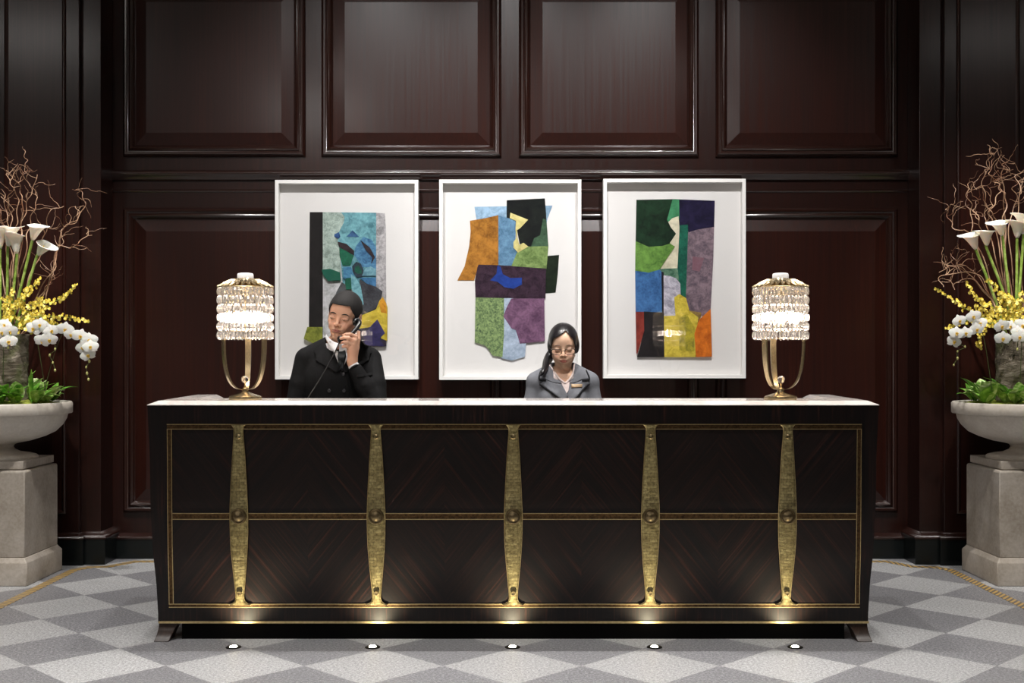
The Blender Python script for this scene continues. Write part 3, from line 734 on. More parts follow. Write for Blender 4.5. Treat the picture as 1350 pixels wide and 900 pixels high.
LEAVES = [leaf_mesh(.17,.044,.22,.30,'leaf',M_LEAF1), leaf_mesh(.15,.038,.40,.25,'leaf',M_LEAF1), leaf_mesh(.19,.024,.40,.35,'leaf',M_LEAF2), leaf_mesh(.14,.036,.2,.25,'leaf',M_LEAF2), leaf_mesh(.26,.012,.30,.4,'leaf',M_LEAF2)]
def q_face(d, roll=0):
    """rotation that turns local -y towards direction d"""
    q = Vector(d).normalized().to_track_quat('-Y', 'Z'); return q @ Vector((0,1,0)).rotation_difference(Vector((0,1,0))) @ Matrix.Rotation(roll, 3, 'Y').to_quaternion()
rng = random.Random(4)
ORD = ['first','second','third','fourth','fifth','sixth','seventh','eighth','ninth','tenth','eleventh','twelfth','thirteenth','fourteenth','fifteenth']
def calla(sd, base, mouth, foot, D, label, size=1.0, spin=0):
    b = P(base[0], base[1], D); m_ = P(mouth[0], mouth[1], D-.03); ax = (m_-b); L = ax.length; A = ax.normalized()
    t = thing('calla_lily', label, 'calla lily', tuple(foot), 'calla lilies in the %s arrangement' % sd)
    st = catmull([foot, foot.lerp(b, .5)+Vector((.004,0,.01)), b-A*.03, b+A*.005], 6)
    MB().tube(st, [.0078]*(len(st)-1)+[.0085], 8).build('stem', M_STEM, t)
    side = A.cross(Vector((0,-1,0))).normalized(); fw = side.cross(A).normalized()
    mb = MB(); vs = []; fs = []; nu, nv = 22, 9; tip = spin
    for i in range(nv+1):
        v = i/nv; r = (.0075+.021*size*v**.75+.008*v**5)
        for j in range(nu+1):
            u = 2*PI*j/nu; e = max(0, math.cos(u-tip))
            rr = r*(1+.7*e**3*v**3)*(1+.09*math.sin(2*u+b.x*40)*v**2+.04*math.sin(5*u)*v**3); h = L*(v-.22*v**3*(1-math.cos(u-tip))*.5+.16*e**4*v**4)
            if v > .93: rr *= 1.10; h -= .004
            p = b+A*h+side*rr*math.cos(u)+fw*rr*math.sin(u); vs.append(p)
    for i in range(nv):
        for j in range(nu): a = i*(nu+1)+j; fs.append((a,a+1,a+nu+2,a+nu+1))
    mb.add(vs, fs); o = mb.build('spathe', M_CALLA, t, fix=False, auto=180); so = o.modifiers.new('solid','SOLIDIFY'); so.thickness = .0016
    MB().tube([b+A*.01, b+A*L*.45, b+A*L*.72], [.004,.0048,.003], 8).build('spadix', M_LIP, t)
def willow(sd, pts, D, n_sub=3, amp=.012, r0=.0042, label=''):
    pp = [P(x, y, D+rng.uniform(-.06,.06)) for x, y in pts]; c = catmull(pp, 7)
    out = []
    ph = rng.uniform(0, 6)
    for i, p in enumerate(c):
        f = min(1, i/6); out.append(p+Vector((math.sin(i*.95+ph), math.cos(i*.8+ph)*1.3, math.sin(i*.7+ph*2)*.6))*amp*f*.6)
    root = out[0]
    t = thing('willow_branch', label, 'branch', tuple(root), 'curly willow in the %s arrangement' % sd)
    m = MB(); n = len(out); m.tube(out, [max(.0012, r0*(1-.65*i/n)) for i in range(n)], 6)
    for k in range(n_sub):
        i = rng.randrange(int(n*.5), n-1); q = [out[i]]; d = Vector((rng.uniform(-1,1), rng.uniform(-.8,.8), rng.uniform(.1,1))).normalized()
        L_ = rng.randrange(7, 15)
        for s_ in range(L_):
            d = (d+Vector((rng.uniform(-.6,.6), rng.uniform(-.5,.5), rng.uniform(-.45,.5)))).normalized(); q.append(q[-1]+d*.014)
        q = catmull(q, 3); m.tube(q, [.0015*(1-.5*j/len(q)) for j in range(len(q))], 5)
    m.build('twig', M_TWIG, t) if False else m.build('stem', M_TWIG, t)
def phal(sd, foot, blooms, buds, D, label):
    pts = [P(x, y, D-.02*i/ max(1,len(blooms))) for i, (x, y) in enumerate(blooms)]
    t = thing('orchid_spray', label, 'white orchid', tuple(foot), 'white orchid sprays')
    st = [foot, foot.lerp(pts[0], .6)+Vector((0,0,.04))]+[p+Vector((0,.014,0)) for p in pts]+[P(x,y,D) for x,y in buds]
    st = catmull(st, 5); MB().tube(st, .0022, 5).build('stem', M_OSTEM, t)
    for i, p in enumerate(pts):
        d = Vector((rng.uniform(-.35,.35)-p.x*.04, -1, rng.uniform(-.25,.1))); ro = rng.uniform(-.4,.4); q = q_face(d, ro); s_ = rng.uniform(.92,1.12)
        q0 = p+Vector((rng.uniform(-.003,.003), -.008*(i%3), 0))
        b = inst('blossom', ORCH, t, q0, q, s_); l = bpy.data.objects.new('lip', ORLIP); COL.objects.link(l); l.parent = b
    for x, y in buds: inst('bud', BUD, t, P(x, y, D)+Vector((0,-.004,0)), Matrix.Identity(3).to_quaternion(), rng.uniform(.8,1.2))
def onc(sd, foot, path, D, n, label, width=.022):
    pp = [foot]+[P(x, y, D) for x, y in path]; c = catmull(pp, 10)
    t = thing('orchid_spray', label, 'yellow orchid', tuple(foot), 'yellow orchid sprays in the %s arrangement' % sd)
    MB().tube(c, [.002*(1-.6*i/len(c)) for i in range(len(c))], 5).build('stem', M_STEM, t)
    i0 = 10 if len(path) > 1 else 4
    seg = c[i0:]
    n = int(n*1.5)
    for k in range(n):
        f = k/n; j = f*(len(seg)-1); p = seg[int(j)].lerp(seg[min(int(j)+1, len(seg)-1)], j-int(j)); w = width*(1-.7*f)
        p = p+Vector((rng.uniform(-w,w), rng.uniform(-w,w)-.004, rng.uniform(-w,w)))
        inst('blossom', ONC, t, p, q_face((rng.uniform(-.8,.8), -1, rng.uniform(-.6,.6)), rng.uniform(-.8,.8)), rng.uniform(.9,1.35)*(1-.4*f))
def arrangement(sgn, sd, lilies, extra_l, sprays, oncs, willows):
    X, Y = sgn*PXC, DPED
    # pedestal
    t = thing('stone_pedestal', 'square stone pedestal under the flower bowl on the %s' % sd, 'pedestal', (X, Y, 0), 'stone pedestals')
    def sq(mb, prof):
        vs = []; fs = []
        for h, z_ in prof: vs += [(X-h,Y-h,z_),(X+h,Y-h,z_),(X+h,Y+h,z_),(X-h,Y+h,z_)]
        for k in range(len(prof)-1):
            for j in range(4): a = 4*k+j; b = 4*k+(j+1)%4; fs.append((a,b,b+4,a+4))
        fs.append((3,2,1,0)); fs.append(tuple(4*(len(prof)-1)+j for j in range(4))); return mb.add(vs, fs)
    sq(MB(), [(.258,0),(.258,.125),(.254,.132),(.243,.146),(.240,.155)]).build('plinth', M_PED, t, bevel=.005, auto=30)
    sq(MB(), [(.238,.155),(.238,.632),(.232,.640)]).build('shaft', M_PED, t, bevel=.008, auto=30)
    sq(MB(), [(.212,.638),(.212,.644),(.222,.646),(.222,.690)]).build('cap_slab', M_PED, t, bevel=.003, auto=30)
    # bowl
    u = thing('stone_bowl', 'wide footed pale stone bowl holding the flowers on the %s pedestal' % sd, 'bowl', (X, Y, .69), 'stone bowls')
    z0 = .6905
    MB().lathe([(.205,z0),(.205,z0+.010),(.195,z0+.018),(.165,z0+.026),(.110,z0+.036),(.078,z0+.052),(.070,z0+.066),(.078,z0+.080),(.10,z0+.088)], (X,Y,0), 56).build('foot', M_BOWL, u, auto=50)
    MB().lathe([(.095,z0+.086),(.17,z0+.100),(.245,z0+.124),(.300,z0+.150),(.340,z0+.190),(.360,z0+.225),(.366,z0+.252),(.372,z0+.255),(.388,z0+.256),(.392,z0+.262),(.392,z0+.314),(.386,z0+.322),(.370,z0+.322),(.362,z0+.300),(.350,z0+.270),(.2,z0+.262),(.002,z0+.262)], (X,Y,0), 72).build('basin', M_BOWL, u, auto=50)
    zr = z0+.30
    m = MB(); nr, na = 12, 56; vs = []; fs = []
    for i in range(nr+1):
        r = .356*i/nr
        for k in range(na):
            a = 2*PI*k/na; h = .035*(1-(i/nr)**3)+.016*noise.noise(Vector((math.cos(a)*r*22+sgn*5, math.sin(a)*r*22, 0)))+.008*noise.noise(Vector((math.cos(a)*r*60, math.sin(a)*r*60, 3)))
            if i == nr: h = -.01
            vs.append((X+max(r,.001)*math.cos(a), Y+max(r,.001)*math.sin(a), zr+h))
    for i in range(nr):
        for k in range(na): a = i*na+k; b = i*na+(k+1)%na; fs.append((a,b,b+na,a+na))
    o = m.add(vs, fs).build('moss', M_MOSS, auto=180); tag(o, 'bed of yellow-green moss filling the stone bowl on the %s' % sd, 'moss', None, 'stuff')
    # bark vase
    m = MB(); n = 44; rows = 30; vs = []; fs = []
    for i in range(rows+1):
        for k in range(n):
            a = 2*PI*k/n; zz = zr+.0+(1.405-zr)*i/rows; r = .150+.010*noise.noise(Vector((math.cos(a)*3, math.sin(a)*3, zz*14+sgn)))+.006*noise.noise(Vector((math.cos(a)*9, math.sin(a)*9, zz*30)))
            vs.append((X+r*math.cos(a), Y+r*math.sin(a), zz))
    for k in range(n): a = 2*PI*k/n; vs.append((X+.128*math.cos(a), Y+.128*math.sin(a), 1.40))
    for k in range(n): a = 2*PI*k/n; vs.append((X+.125*math.cos(a), Y+.125*math.sin(a), 1.30))
    for i in range(rows+2):
        for k in range(n): a = i*n+k; b = i*n+(k+1)%n; fs.append((a,b,b+n,a+n))
    fs.append(tuple((rows+2)*n+k for k in range(n)))
    o = m.add(vs, fs).build('bark_vase', M_BARK, auto=180); tag(o, 'round vase clad in grey bark standing in the moss of the bowl on the %s' % sd, 'vase', 'bark vases')
    # leafy plants round the bowl
    n = 19
    for i in range(n):
        a = -PI/2+2*PI*(i+.3)/n; r = (.27,.20,.235)[i%3]; c = Vector((X+r*math.cos(a), Y+r*math.sin(a), zr+.022))
        vis = (c.x*sgn < PXC+.02)
        t = thing('leafy_plant', 'green leafy plant in the moss of the bowl on the %s' % sd, 'plant', tuple(c), 'leafy plants in the bowl on the %s' % sd)
        for k in range(8):
            g = a+rng.uniform(-1.5,1.5); me = LEAVES[rng.choice((0,0,1,2,3,3,4) if i % 2 else (0,1,1,2,3,2))]
            q = Matrix.Rotation(g, 3, 'Z').to_quaternion() @ Matrix.Rotation(rng.uniform(-.35,.45), 3, 'Y').to_quaternion()
            inst('leaf', me, t, c+Vector((rng.uniform(-.02,.02), rng.uniform(-.02,.02), 0)), q, rng.uniform(.8,1.15))
    for i, (b, mo, sp) in enumerate(lilies):
        f = Vector((X+rng.uniform(-.05,.05)-sgn*.05, Y+rng.uniform(-.07,.03), 1.32)); calla(sd, b, mo, f, 6.66+rng.uniform(-.03,.03), 'white calla lily in the %s arrangement, %s from the desk side' % (sd, ORD[i]), 1.45, sp)
    for i, (b, mo, sp) in enumerate(extra_l):
        f = Vector((X+rng.uniform(-.03,.08)*sgn, Y+rng.uniform(-.05,.05), 1.32)); calla(sd, b, mo, f, 6.80+rng.uniform(-.05,.05), 'white calla lily in the %s arrangement, %s from the desk side' % (sd, ORD[len(lilies)+i]), 1.1, sp)
    for lab, fpx, bl, bu in sprays: phal(sd, P(fpx[0], fpx[1], 6.58), bl, bu, 6.50, lab)
    for i, (path, n_, w_) in enumerate(oncs):
        f = Vector((X-sgn*rng.uniform(.0,.09), Y-rng.uniform(.02,.08), 1.38)); onc(sd, f, path, 6.62+rng.uniform(-.05,.08), n_, 'arching spray of small yellow orchids in the %s arrangement' % sd, w_)
    for i, pth in enumerate(willows):
        f = (675+(X-sgn*rng.uniform(-.04,.09))*F/6.85, 452); mid = ((f[0]*.5+pth[0][0]*.5)+rng.uniform(-5,5), (f[1]+pth[0][1])/2)
        willow(sd, [f, mid]+pth, 6.85+rng.uniform(-.05,.08), 6, .011, .0040, 'curly reddish willow branch in the %s arrangement' % sd)
L_l = [((50.6,336),(61,319),0.0), ((43,316),(49,294),.2), ((21.7,334),(20,306),PI/2), ((11,324),(15,296),0.3), ((0,327),(0,298),.9)]
L_e = [((-14,334),(-20,312),PI), ((-28,342),(-40,322),PI), ((-38,330),(-48,300),PI)]
R_l = [((1286.5,328),(1279,306),PI), ((1301,323),(1299,301),2.6), ((1321,310),(1317,290),PI), ((1341,313),(1342,289),2.5), ((1349,308),(1349,280),PI*.8)]
R_e = [((1364,330),(1372,305),0), ((1380,338),(1392,318),0), ((1388,322),(1398,300),0)]
L_s = [('white orchid spray arching out over the left bowl rim towards the desk', (58,515), [(86,434),(95,441),(107,443),(117,448),(109,458),(121,457),(116,468)], [(118,476),(114,484),(115,492),(117,500)]),
       ('white orchid spray in front of the yellow orchids just right of the left bark vase', (60,515), [(44,433),(54,428),(70,436),(62,434),(57,449),(67,448)], [(73,460),(66,468),(70,478),(73,488)]),
       ('white orchid spray hanging against the left bark vase', (4,505), [(6,428),(14,437),(4,438),(11,450)], [(11,458)])]
R_s = [('white orchid spray arching out towards the desk over the right bowl', (1308,515), [(1292,426),(1283,417),(1264,423),(1288,434),(1272,439),(1260,439),(1258,450)], [(1272,457),(1262,463),(1262,472),(1257,481)]),
       ('white orchid spray hanging against the right bark vase', (1345,505), [(1348,429),(1331,430),(1319,430),(1341,437),(1322,446),(1342,444)], [(1341,460)])]
L_o = [([(40,405),(72,397),(88,388),(102,373)],26,.02), ([(40,420),(75,417),(100,420),(119,424)],24,.02), ([(25,400),(42,380),(54,366)],22,.022), ([(20,410),(30,395),(36,378)],26,.03), ([(30,420),(50,415),(66,402)],30,.04), ([(10,415),(14,395),(18,380)],24,.03), ([(30,430),(55,425),(80,428)],30,.035), ([(5,425),(10,410),(4,392)],24,.03), ([(25,425),(38,430),(44,438)],26,.035), ([(35,415),(48,400),(58,392)],28,.035), ([(-20,410),(-50,398),(-70,385)],20,.03), ([(-20,420),(-60,420),(-85,426)],20,.03)]
R_o = [([(1300,420),(1275,408),(1255,394),(1232,378)],28,.02), ([(1310,405),(1295,398),(1282,386),(1273,370)],24,.02), ([(1325,405),(1318,390),(1310,375),(1299,368)],24,.025), ([(1320,415),(1300,410),(1284,402)],30,.035), ([(1335,410),(1332,395),(1322,384)],28,.035), ([(1340,415),(1345,400),(1346,384)],26,.035), ([(1325,422),(1310,425),(1296,432),(1290,450),(1293,459)],34,.025), ([(1315,420),(1290,420),(1262,426),(1247,433)],28,.02), ([(1340,425),(1330,415),(1318,405)],26,.035), ([(1345,418),(1340,410),(1338,398)],24,.03), ([(1375,412),(1400,398),(1420,385)],20,.03), ([(1375,420),(1410,420),(1435,426)],20,.03)]
L_w = [[(24,330),(28,300),(30,270),(27,252),(26,240),(33,228),(35,216),(33,204),(30,193)], [(14,330),(12,300),(8,275),(2,258)], [(28,310),(34,275),(42,252),(50,230)], [(20,320),(22,290),(24,262),(16,246),(10,232),(10,224)], [(60,400),(71,345),(78,322),(82,302),(95,293),(104,283),(101,272)], [(68,360),(76,330),(84,300),(100,292),(112,268),(105,252),(94,250)], [(66,370),(76,326),(95,327),(108,315),(122,309)], [(50,340),(60,305),(66,278),(84,272)], [(35,320),(40,292),(47,270),(48,256),(40,245)], [(16,310),(14,280),(10,262),(20,248)], [(10,320),(2,285),(-6,265)], [(60,380),(68,372),(71,362),(60,352)], [(-10,320),(-20,280),(-30,250),(-24,225)], [(-20,340),(-50,300),(-80,285),(-90,262)]]
R_w = [[(1290,330),(1281,305),(1281,275),(1275,255),(1279,240),(1288,249)], [(1290,325),(1275,305),(1258,301),(1250,284),(1248,275),(1257,270),(1273,276)], [(1318,300),(1306,280),(1297,255),(1297,228),(1304,222),(1285,217)], [(1322,300),(1327,265),(1320,250),(1313,240),(1305,231),(1308,214),(1311,204),(1306,203)], [(1312,300),(1304,282),(1315,260),(1320,246),(1318,235),(1331,232),(1331,225),(1322,222)], [(1330,300),(1340,265),(1336,246),(1350,236)], [(1340,300),(1345,256),(1340,231),(1352,227)], [(1325,290),(1322,240),(1322,218),(1328,214),(1338,216)], [(1300,320),(1290,290),(1284,274),(1292,262)], [(1310,400),(1290,362),(1265,360),(1240,364),(1243,378)], [(1315,405),(1285,371),(1264,370),(1257,381)], [(1300,380),(1277,352),(1262,348),(1255,334)], [(1300,385),(1270,356),(1253,350),(1240,358)], [(1305,310),(1298,285),(1308,268),(1302,246)], [(1365,320),(1375,280),(1385,250),(1378,225)], [(1375,340),(1400,300),(1430,285)]]
arrangement(-1, 'left', L_l, L_e, L_s, L_o, L_w)
arrangement(1, 'right', R_l, R_e, R_s, R_o, R_w)
# ============================================================ people: smooth-union fields meshed by surface nets
class Field:
    def __init__(s, xs, ys, zs):
        s.ax = [np.asarray(a, np.float32) for a in (xs, ys, zs)]; s.d = np.full([len(a) for a in s.ax], .06, np.float32)
    def _blk(s, c, R):
        sl = []
        for a, ci in zip(s.ax, c):
            i0 = max(0, np.searchsorted(a, ci-R)-1); i1 = min(len(a), np.searchsorted(a, ci+R)+1); sl.append(slice(i0, max(i1, i0+1)))
        X = s.ax[0][sl[0]][:,None,None]; Y = s.ax[1][sl[1]][None,:,None]; Z = s.ax[2][sl[2]][None,None,:]
        return tuple(sl), X, Y, Z
    def _comb(s, sl, b, k, op):
        a = s.d[sl]
        if op == 'sub': b = -b; h = np.clip(.5-.5*(b-a)/-k if False else .5+.5*(b-a)/k, 0, 1); s.d[sl] = a*(1-h)+b*h+k*h*(1-h)
        else: h = np.clip(.5+.5*(a-b)/k, 0, 1); s.d[sl] = a*(1-h)+b*h-k*h*(1-h)
    def cone(s, a, b, ra, rb, k=.01, op='add'):
        a = np.array(a, float); b = np.array(b, float); c = (a+b)/2; R = np.linalg.norm(b-a)/2+max(ra, rb)+.05
        sl, X, Y, Z = s._blk(c, R); ab = b-a; L = max(float(ab@ab), 1e-9)
        t = np.clip(((X-a[0])*ab[0]+(Y-a[1])*ab[1]+(Z-a[2])*ab[2])/L, 0, 1)
        d = np.sqrt((X-a[0]-t*ab[0])**2+(Y-a[1]-t*ab[1])**2+(Z-a[2]-t*ab[2])**2)-(ra+(rb-ra)*t)
        s._comb(sl, d, k, op)
    def ell(s, c, r, k=.01, op='add', M=None):
        """ellipsoid; M = 4x4 frame whose local coordinates c and r are given in"""
        if M is None: M = Matrix.Identity(4)
        w = M @ Vector(c); R = max(r)*1.0+.05
        sl, X, Y, Z = s._blk(w, R*M.to_scale()[0]); Mi = np.array(M.inverted())
        p = [Mi[i,0]*X+Mi[i,1]*Y+Mi[i,2]*Z+Mi[i,3]-c[i] for i in range(3)]
        k0 = np.sqrt(sum((p[i]/r[i])**2 for i in range(3)))+1e-6; k1 = np.sqrt(sum((p[i]/r[i]**2)**2 for i in range(3)))+1e-6
        s._comb(sl, (k0*(k0-1)/k1).astype(np.float32), k, op)
    def coneM(s, M, a, b, ra, rb, k=.01, op='add'):
        sc = M.to_scale()[0]; s.cone(M @ Vector(a), M @ Vector(b), ra*sc, rb*sc, k, op)
    def cut(s, fn, keep_neg=True):
        X = s.ax[0][:,None,None]; Y = s.ax[1][None,:,None]; Z = s.ax[2][None,None,:]
        s.d = np.maximum(s.d, fn(X, Y, Z).astype(np.float32))
    def mesh(s):
        d = s.d; nx, ny, nz = d.shape; neg = d < 0
        cells = np.zeros((nx-1, ny-1, nz-1), np.int8)
        for i in (0,1):
            for j in (0,1):
                for k in (0,1): cells += neg[i:nx-1+i, j:ny-1+j, k:nz-1+k]
        act = (cells > 0) & (cells < 8); ci, cj, ck = np.nonzero(act); n = len(ci)
        idx = -np.ones(act.shape, np.int64); idx[act] = np.arange(n)
        acc = np.zeros((n, 3)); cnt = np.zeros(n); g = s.ax
        cor = [(i,j,k) for i in (0,1) for j in (0,1) for k in (0,1)]
        for a in cor:
            for ax in range(3):
                if a[ax]: continue
                b = list(a); b[ax] = 1
                da = d[ci+a[0], cj+a[1], ck+a[2]]; db = d[ci+b[0], cj+b[1], ck+b[2]]; m = (da < 0) != (db < 0)
                t = np.where(m, da/np.where(m, da-db, 1), 0)
                pa = np.stack([g[0][ci+a[0]], g[1][cj+a[1]], g[2][ck+a[2]]], 1); pb = np.stack([g[0][ci+b[0]], g[1][cj+b[1]], g[2][ck+b[2]]], 1)
                acc += (pa+(pb-pa)*t[:,None])*m[:,None]; cnt += m
        V = acc/np.maximum(cnt, 1)[:,None]; F_ = []
        for ax in range(3):
            o = [(1,2),(2,0),(0,1)][ax]
            sl = [slice(0, None)]*3; s0 = [slice(1, -1)]*3; s0[ax] = slice(0, -1); s1 = list(s0); s1[ax] = slice(1, None)
            n0 = neg[tuple(s0)]; n1 = neg[tuple(s1)]
            for flip, m in ((False, n0 & ~n1), (True, ~n0 & n1)):
                p = np.array(np.nonzero(m)); 
                if p.size == 0: continue
                for q in range(3):
                    if q != ax: p[q] += 1
                def c(du, dv):
                    r = p.copy(); r[o[0]] -= du; r[o[1]] -= dv; return idx[r[0], r[1], r[2]]
                q4 = np.stack([c(1,1), c(0,1), c(0,0), c(1,0)], 1)
                F_.append(q4[:, ::-1] if flip else q4)
        return V, np.concatenate(F_)
def field_obj(name, fld, mats, parent, smooth_it=2):
    V, Fc = fld.mesh(); off = world_off(parent)
    me = bpy.data.meshes.new(name); nv, nf = len(V), len(Fc)
    V = V-np.array(off)
    # light laplacian smoothing
    e = np.concatenate([Fc[:, [i, (i+1) % 4]] for i in range(4)])
    for _ in range(smooth_it):
        S = np.zeros_like(V); C_ = np.zeros(nv)
        np.add.at(S, e[:,0], V[e[:,1]]); np.add.at(S, e[:,1], V[e[:,0]]); np.add.at(C_, e[:,0], 1); np.add.at(C_, e[:,1], 1)
        V = V*.5+.5*S/np.maximum(C_, 1)[:,None]
    me.from_pydata([tuple(v) for v in V.tolist()], [], [tuple(f) for f in Fc.tolist()])
    for m in (mats if isinstance(mats, (list, tuple)) else [mats]): me.materials.append(m)
    me.polygons.foreach_set('use_smooth', [True]*nf); me.update()
    bm = bmesh.new(); bm.from_mesh(me); bmesh.ops.recalc_face_normals(bm, faces=bm.faces); bm.to_mesh(me); bm.free()
    o = bpy.data.objects.new(name, me); COL.objects.link(o); o.parent = parent; return o
def axis(segs):
    """piecewise spacing: [(start, end, step), ...]"""
    out = []
    for a, b, st in segs: n = max(1, int(round((b-a)/st))); out += [a+(b-a)*i/n for i in range(n)]
    return out+[segs[-1][1]]
def skin_mat(name, base, red, dark):
    m, nt, b = new_mat(name); g = noise_n(nt, coords(nt), 30, 3)
    at = N(nt, 'ShaderNodeVertexColor'); at.layer_name = 'Tint'; sp = N(nt, 'ShaderNodeSeparateColor'); nt.links.new(at.outputs[0], sp.inputs[0])
    c = mixc(nt, ramp(nt, g, [(.35, 0.0), (.65, .25)]), base, dark)
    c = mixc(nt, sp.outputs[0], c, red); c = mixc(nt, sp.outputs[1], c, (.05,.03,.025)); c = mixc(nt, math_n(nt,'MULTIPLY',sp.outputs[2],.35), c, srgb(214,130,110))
    nt.links.new(c, b.inputs['Base Color']); setp(b, rough=.5, spec=.35, sss=.12); b.inputs['Subsurface Radius'].default_value = (.012,.005,.003); return m
def cloth_mat(name, c0, c1, rough=.85, sheen=0, scale=(260,260,260)):
    m, nt, b = new_mat(name); g = noise_n(nt, coords(nt, scale), 1, 3, .6); w = noise_n(nt, coords(nt, (14,14,5)), 1, 3, .5, .5)
    nt.links.new(ramp(nt, g, [(.3, c0), (.7, c1)]), b.inputs['Base Color']); setp(b, rough=rough, spec=.2, sheen=sheen)
    bump(nt, b, w, .5, .012); return m
def head_field(f, M, sex):
    fe = sex == 'f'; E, C_ = f.ell, f.coneM
    E((0,.014,.032), (.072,.090,.082), .02, M=M)
    E((0,-.026,-.028), (.060 if not fe else .058,.056,.074), .03, M=M)
    E((0,-.040,.035), (.056,.045,.050), .02, M=M)
    E((0,-.036,-.078), (.037 if not fe else .034,.040,.032), .022, M=M)
    E((0,-.068,-.100), (.018 if not fe else .014,.015,.014), .016, M=M)
    for s_ in (-1, 1):
        C_(M, (s_*.052,.0,-.055), (s_*.020,-.062,-.098), .0135 if not fe else .011, .010, .018)
        E((s_*.041,-.052,-.024), (.021,.021,.017), .018, M=M)
        E((s_*.030,-.078,-.045), (.018,.013,.02), .018, M=M)
    C_(M, (-.034,-.066,.019), (.034,-.066,.019), .013 if not fe else .010, .013 if not fe else .010, .014)
    for s_ in (-1, 1):
        E((s_*.031,-.093,.000), (.016,.013,.0105), .010, 'sub', M)
        E((s_*.031,-.0745,-.001), (.0155,.0125,.0115), .004, M=M)
    # nose
    C_(M, (0,-.079,.014), (0,-.098,-.026), .0060, .0085, .009)
    E((0,-.1015,-.0295), (.0095,.0085,.008), .006, M=M)
    for s_ in (-1, 1): E((s_*.0115,-.0925,-.0325), (.0075,.008,.0068), .005, M=M)
    for s_ in (-1, 1): E((s_*.0065,-.098,-.0405), (.0032,.0045,.003), .002, 'sub', M)
    # mouth
    E((0,-.084,-.060), (.027,.012,.016), .012, M=M)
    for s_ in (-1, 1): E((s_*.007,-.0945,-.0555), (.012,.0055,.0042), .005, M=M)
    E((0,-.0935,-.0665), (.0150,.0062,.0050), .005, M=M)
    E((0,-.103,-.0607), (.021,.010,.0011), .003, 'sub', M)
    E((0,-.098,-.078), (.016,.008,.005), .008, 'sub', M)
    # ears
    for s_ in (-1, 1):
        E((s_*.0755,.014,-.006), (.0085,.017,.030), .006, M=M)
        E((s_*.086,.008,-.002), (.006,.009,.017), .004, 'sub', M)
        E((s_*.073,.006,-.026), (.007,.009,.010), .006, M=M)
def tint_head(o, M, parent, sex):
    me = o.data; off = world_off(parent); Mi = M.inverted(); ca = me.color_attributes.new('Tint', 'FLOAT_COLOR', 'POINT')
    for i, v in enumerate(me.vertices):
        p = Mi @ (v.co+off); r = g = b = 0.0
        if abs(p.x) < .04 and -.08 < p.z < -.045 and p.y < -.07:
            w = .0225*(1-min(1, abs(p.x)/.0235)**2.2); zc = -.0607
            top = .0095*(1-(abs(p.x)/.0235)**1.6)-.0018*math.exp(-(p.x/.004)**2) if abs(p.x) < .0235 else -1
            bot = .0112*(1-(abs(p.x)/.0225)**2) if abs(p.x) < .0225 else -1
            dz = p.z-zc; e = (top-dz) if dz > 0 else (bot+dz)
            r = max(0, min(1, e/.0016+.3)) if (dz > 0 and top > 0) or (dz <= 0 and bot > 0) else 0
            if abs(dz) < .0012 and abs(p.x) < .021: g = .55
        if p.y < -.05:
            for s_ in (-1, 1):
                d = Vector((p.x-s_*.040, 0, p.z+.030)).length; b = max(b, max(0, 1-d/.024)*(.9 if sex == 'f' else .5))
            d = Vector((p.x, 0, p.z+.032)).length; b = max(b, .5*max(0, 1-d/.014))
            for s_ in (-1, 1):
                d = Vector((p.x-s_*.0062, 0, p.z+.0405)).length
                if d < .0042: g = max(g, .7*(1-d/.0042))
        ca.data[i].color = (r*.8, g, b, 1)
def bvh_of(o):
    off = world_off(o); me = o.data
    return BVHTree.FromPolygons([v.co+off for v in me.vertices], [tuple(p.vertices) for p in me.polygons])
def proj(bv, p, d, rise):
    h = bv.ray_cast(Vector(p)-d*.5, d)
    return (h[0]-d*rise) if h[0] is not None else Vector(p)
def patch(name, bv, poly, d, mat, parent, rise=.002, thick=.002, maxe=.010, D0=None):
    """cloth piece with the outline poly (world points), laid on a surface along direction d"""
    bm = bmesh.new(); vs = [bm.verts.new(p) for p in poly]; bm.faces.new(vs); bmesh.ops.triangulate(bm, faces=bm.faces)
    for _ in range(7):
        le = [e for e in bm.edges if e.calc_length() > maxe]
        if not le: break
        bmesh.ops.subdivide_edges(bm, edges=le, cuts=1); bmesh.ops.triangulate(bm, faces=bm.faces)
    for v in bm.verts: v.co = proj(bv, v.co, d, rise)
    for _ in range(2): bmesh.ops.smooth_vert(bm, verts=[v for v in bm.verts if not v.is_boundary], factor=.5, use_axis_x=True, use_axis_y=True, use_axis_z=True)
    off = world_off(parent)
    for v in bm.verts: v.co -= off
    bmesh.ops.recalc_face_normals(bm, faces=bm.faces)
    me = bpy.data.meshes.new(name); bm.to_mesh(me); bm.free(); me.materials.append(mat); me.polygons.foreach_set('use_smooth', [True]*len(me.polygons))
    n = sum((p.normal*p.area for p in me.polygons), Vector()); 
    if n.dot(d) > 0: me.flip_normals()
    o = bpy.data.objects.new(name, me); COL.objects.link(o); o.parent = parent
    s_ = o.modifiers.new('solid', 'SOLIDIFY'); s_.thickness = thick; s_.offset = 1; return o
def strip(name, bv, pts, d, mat, parent, rad, rise=.001, flat=.5, n=5, build=None):
    q = [proj(bv, p, d, rise) for p in catmull(pts, n)]; m = build or MB()
    rr = rad if not hasattr(rad, '__len__') else [rad[0]+(rad[1]-rad[0])*math.sin(PI*i/(len(q)-1)) for i in range(len(q))]
    m.tube(q, rr, 6); 
    return m if build is not None else m.build(name, mat, parent, auto=180)
def Rm(ax, deg): return Matrix.Rotation(math.radians(deg), 4, ax)
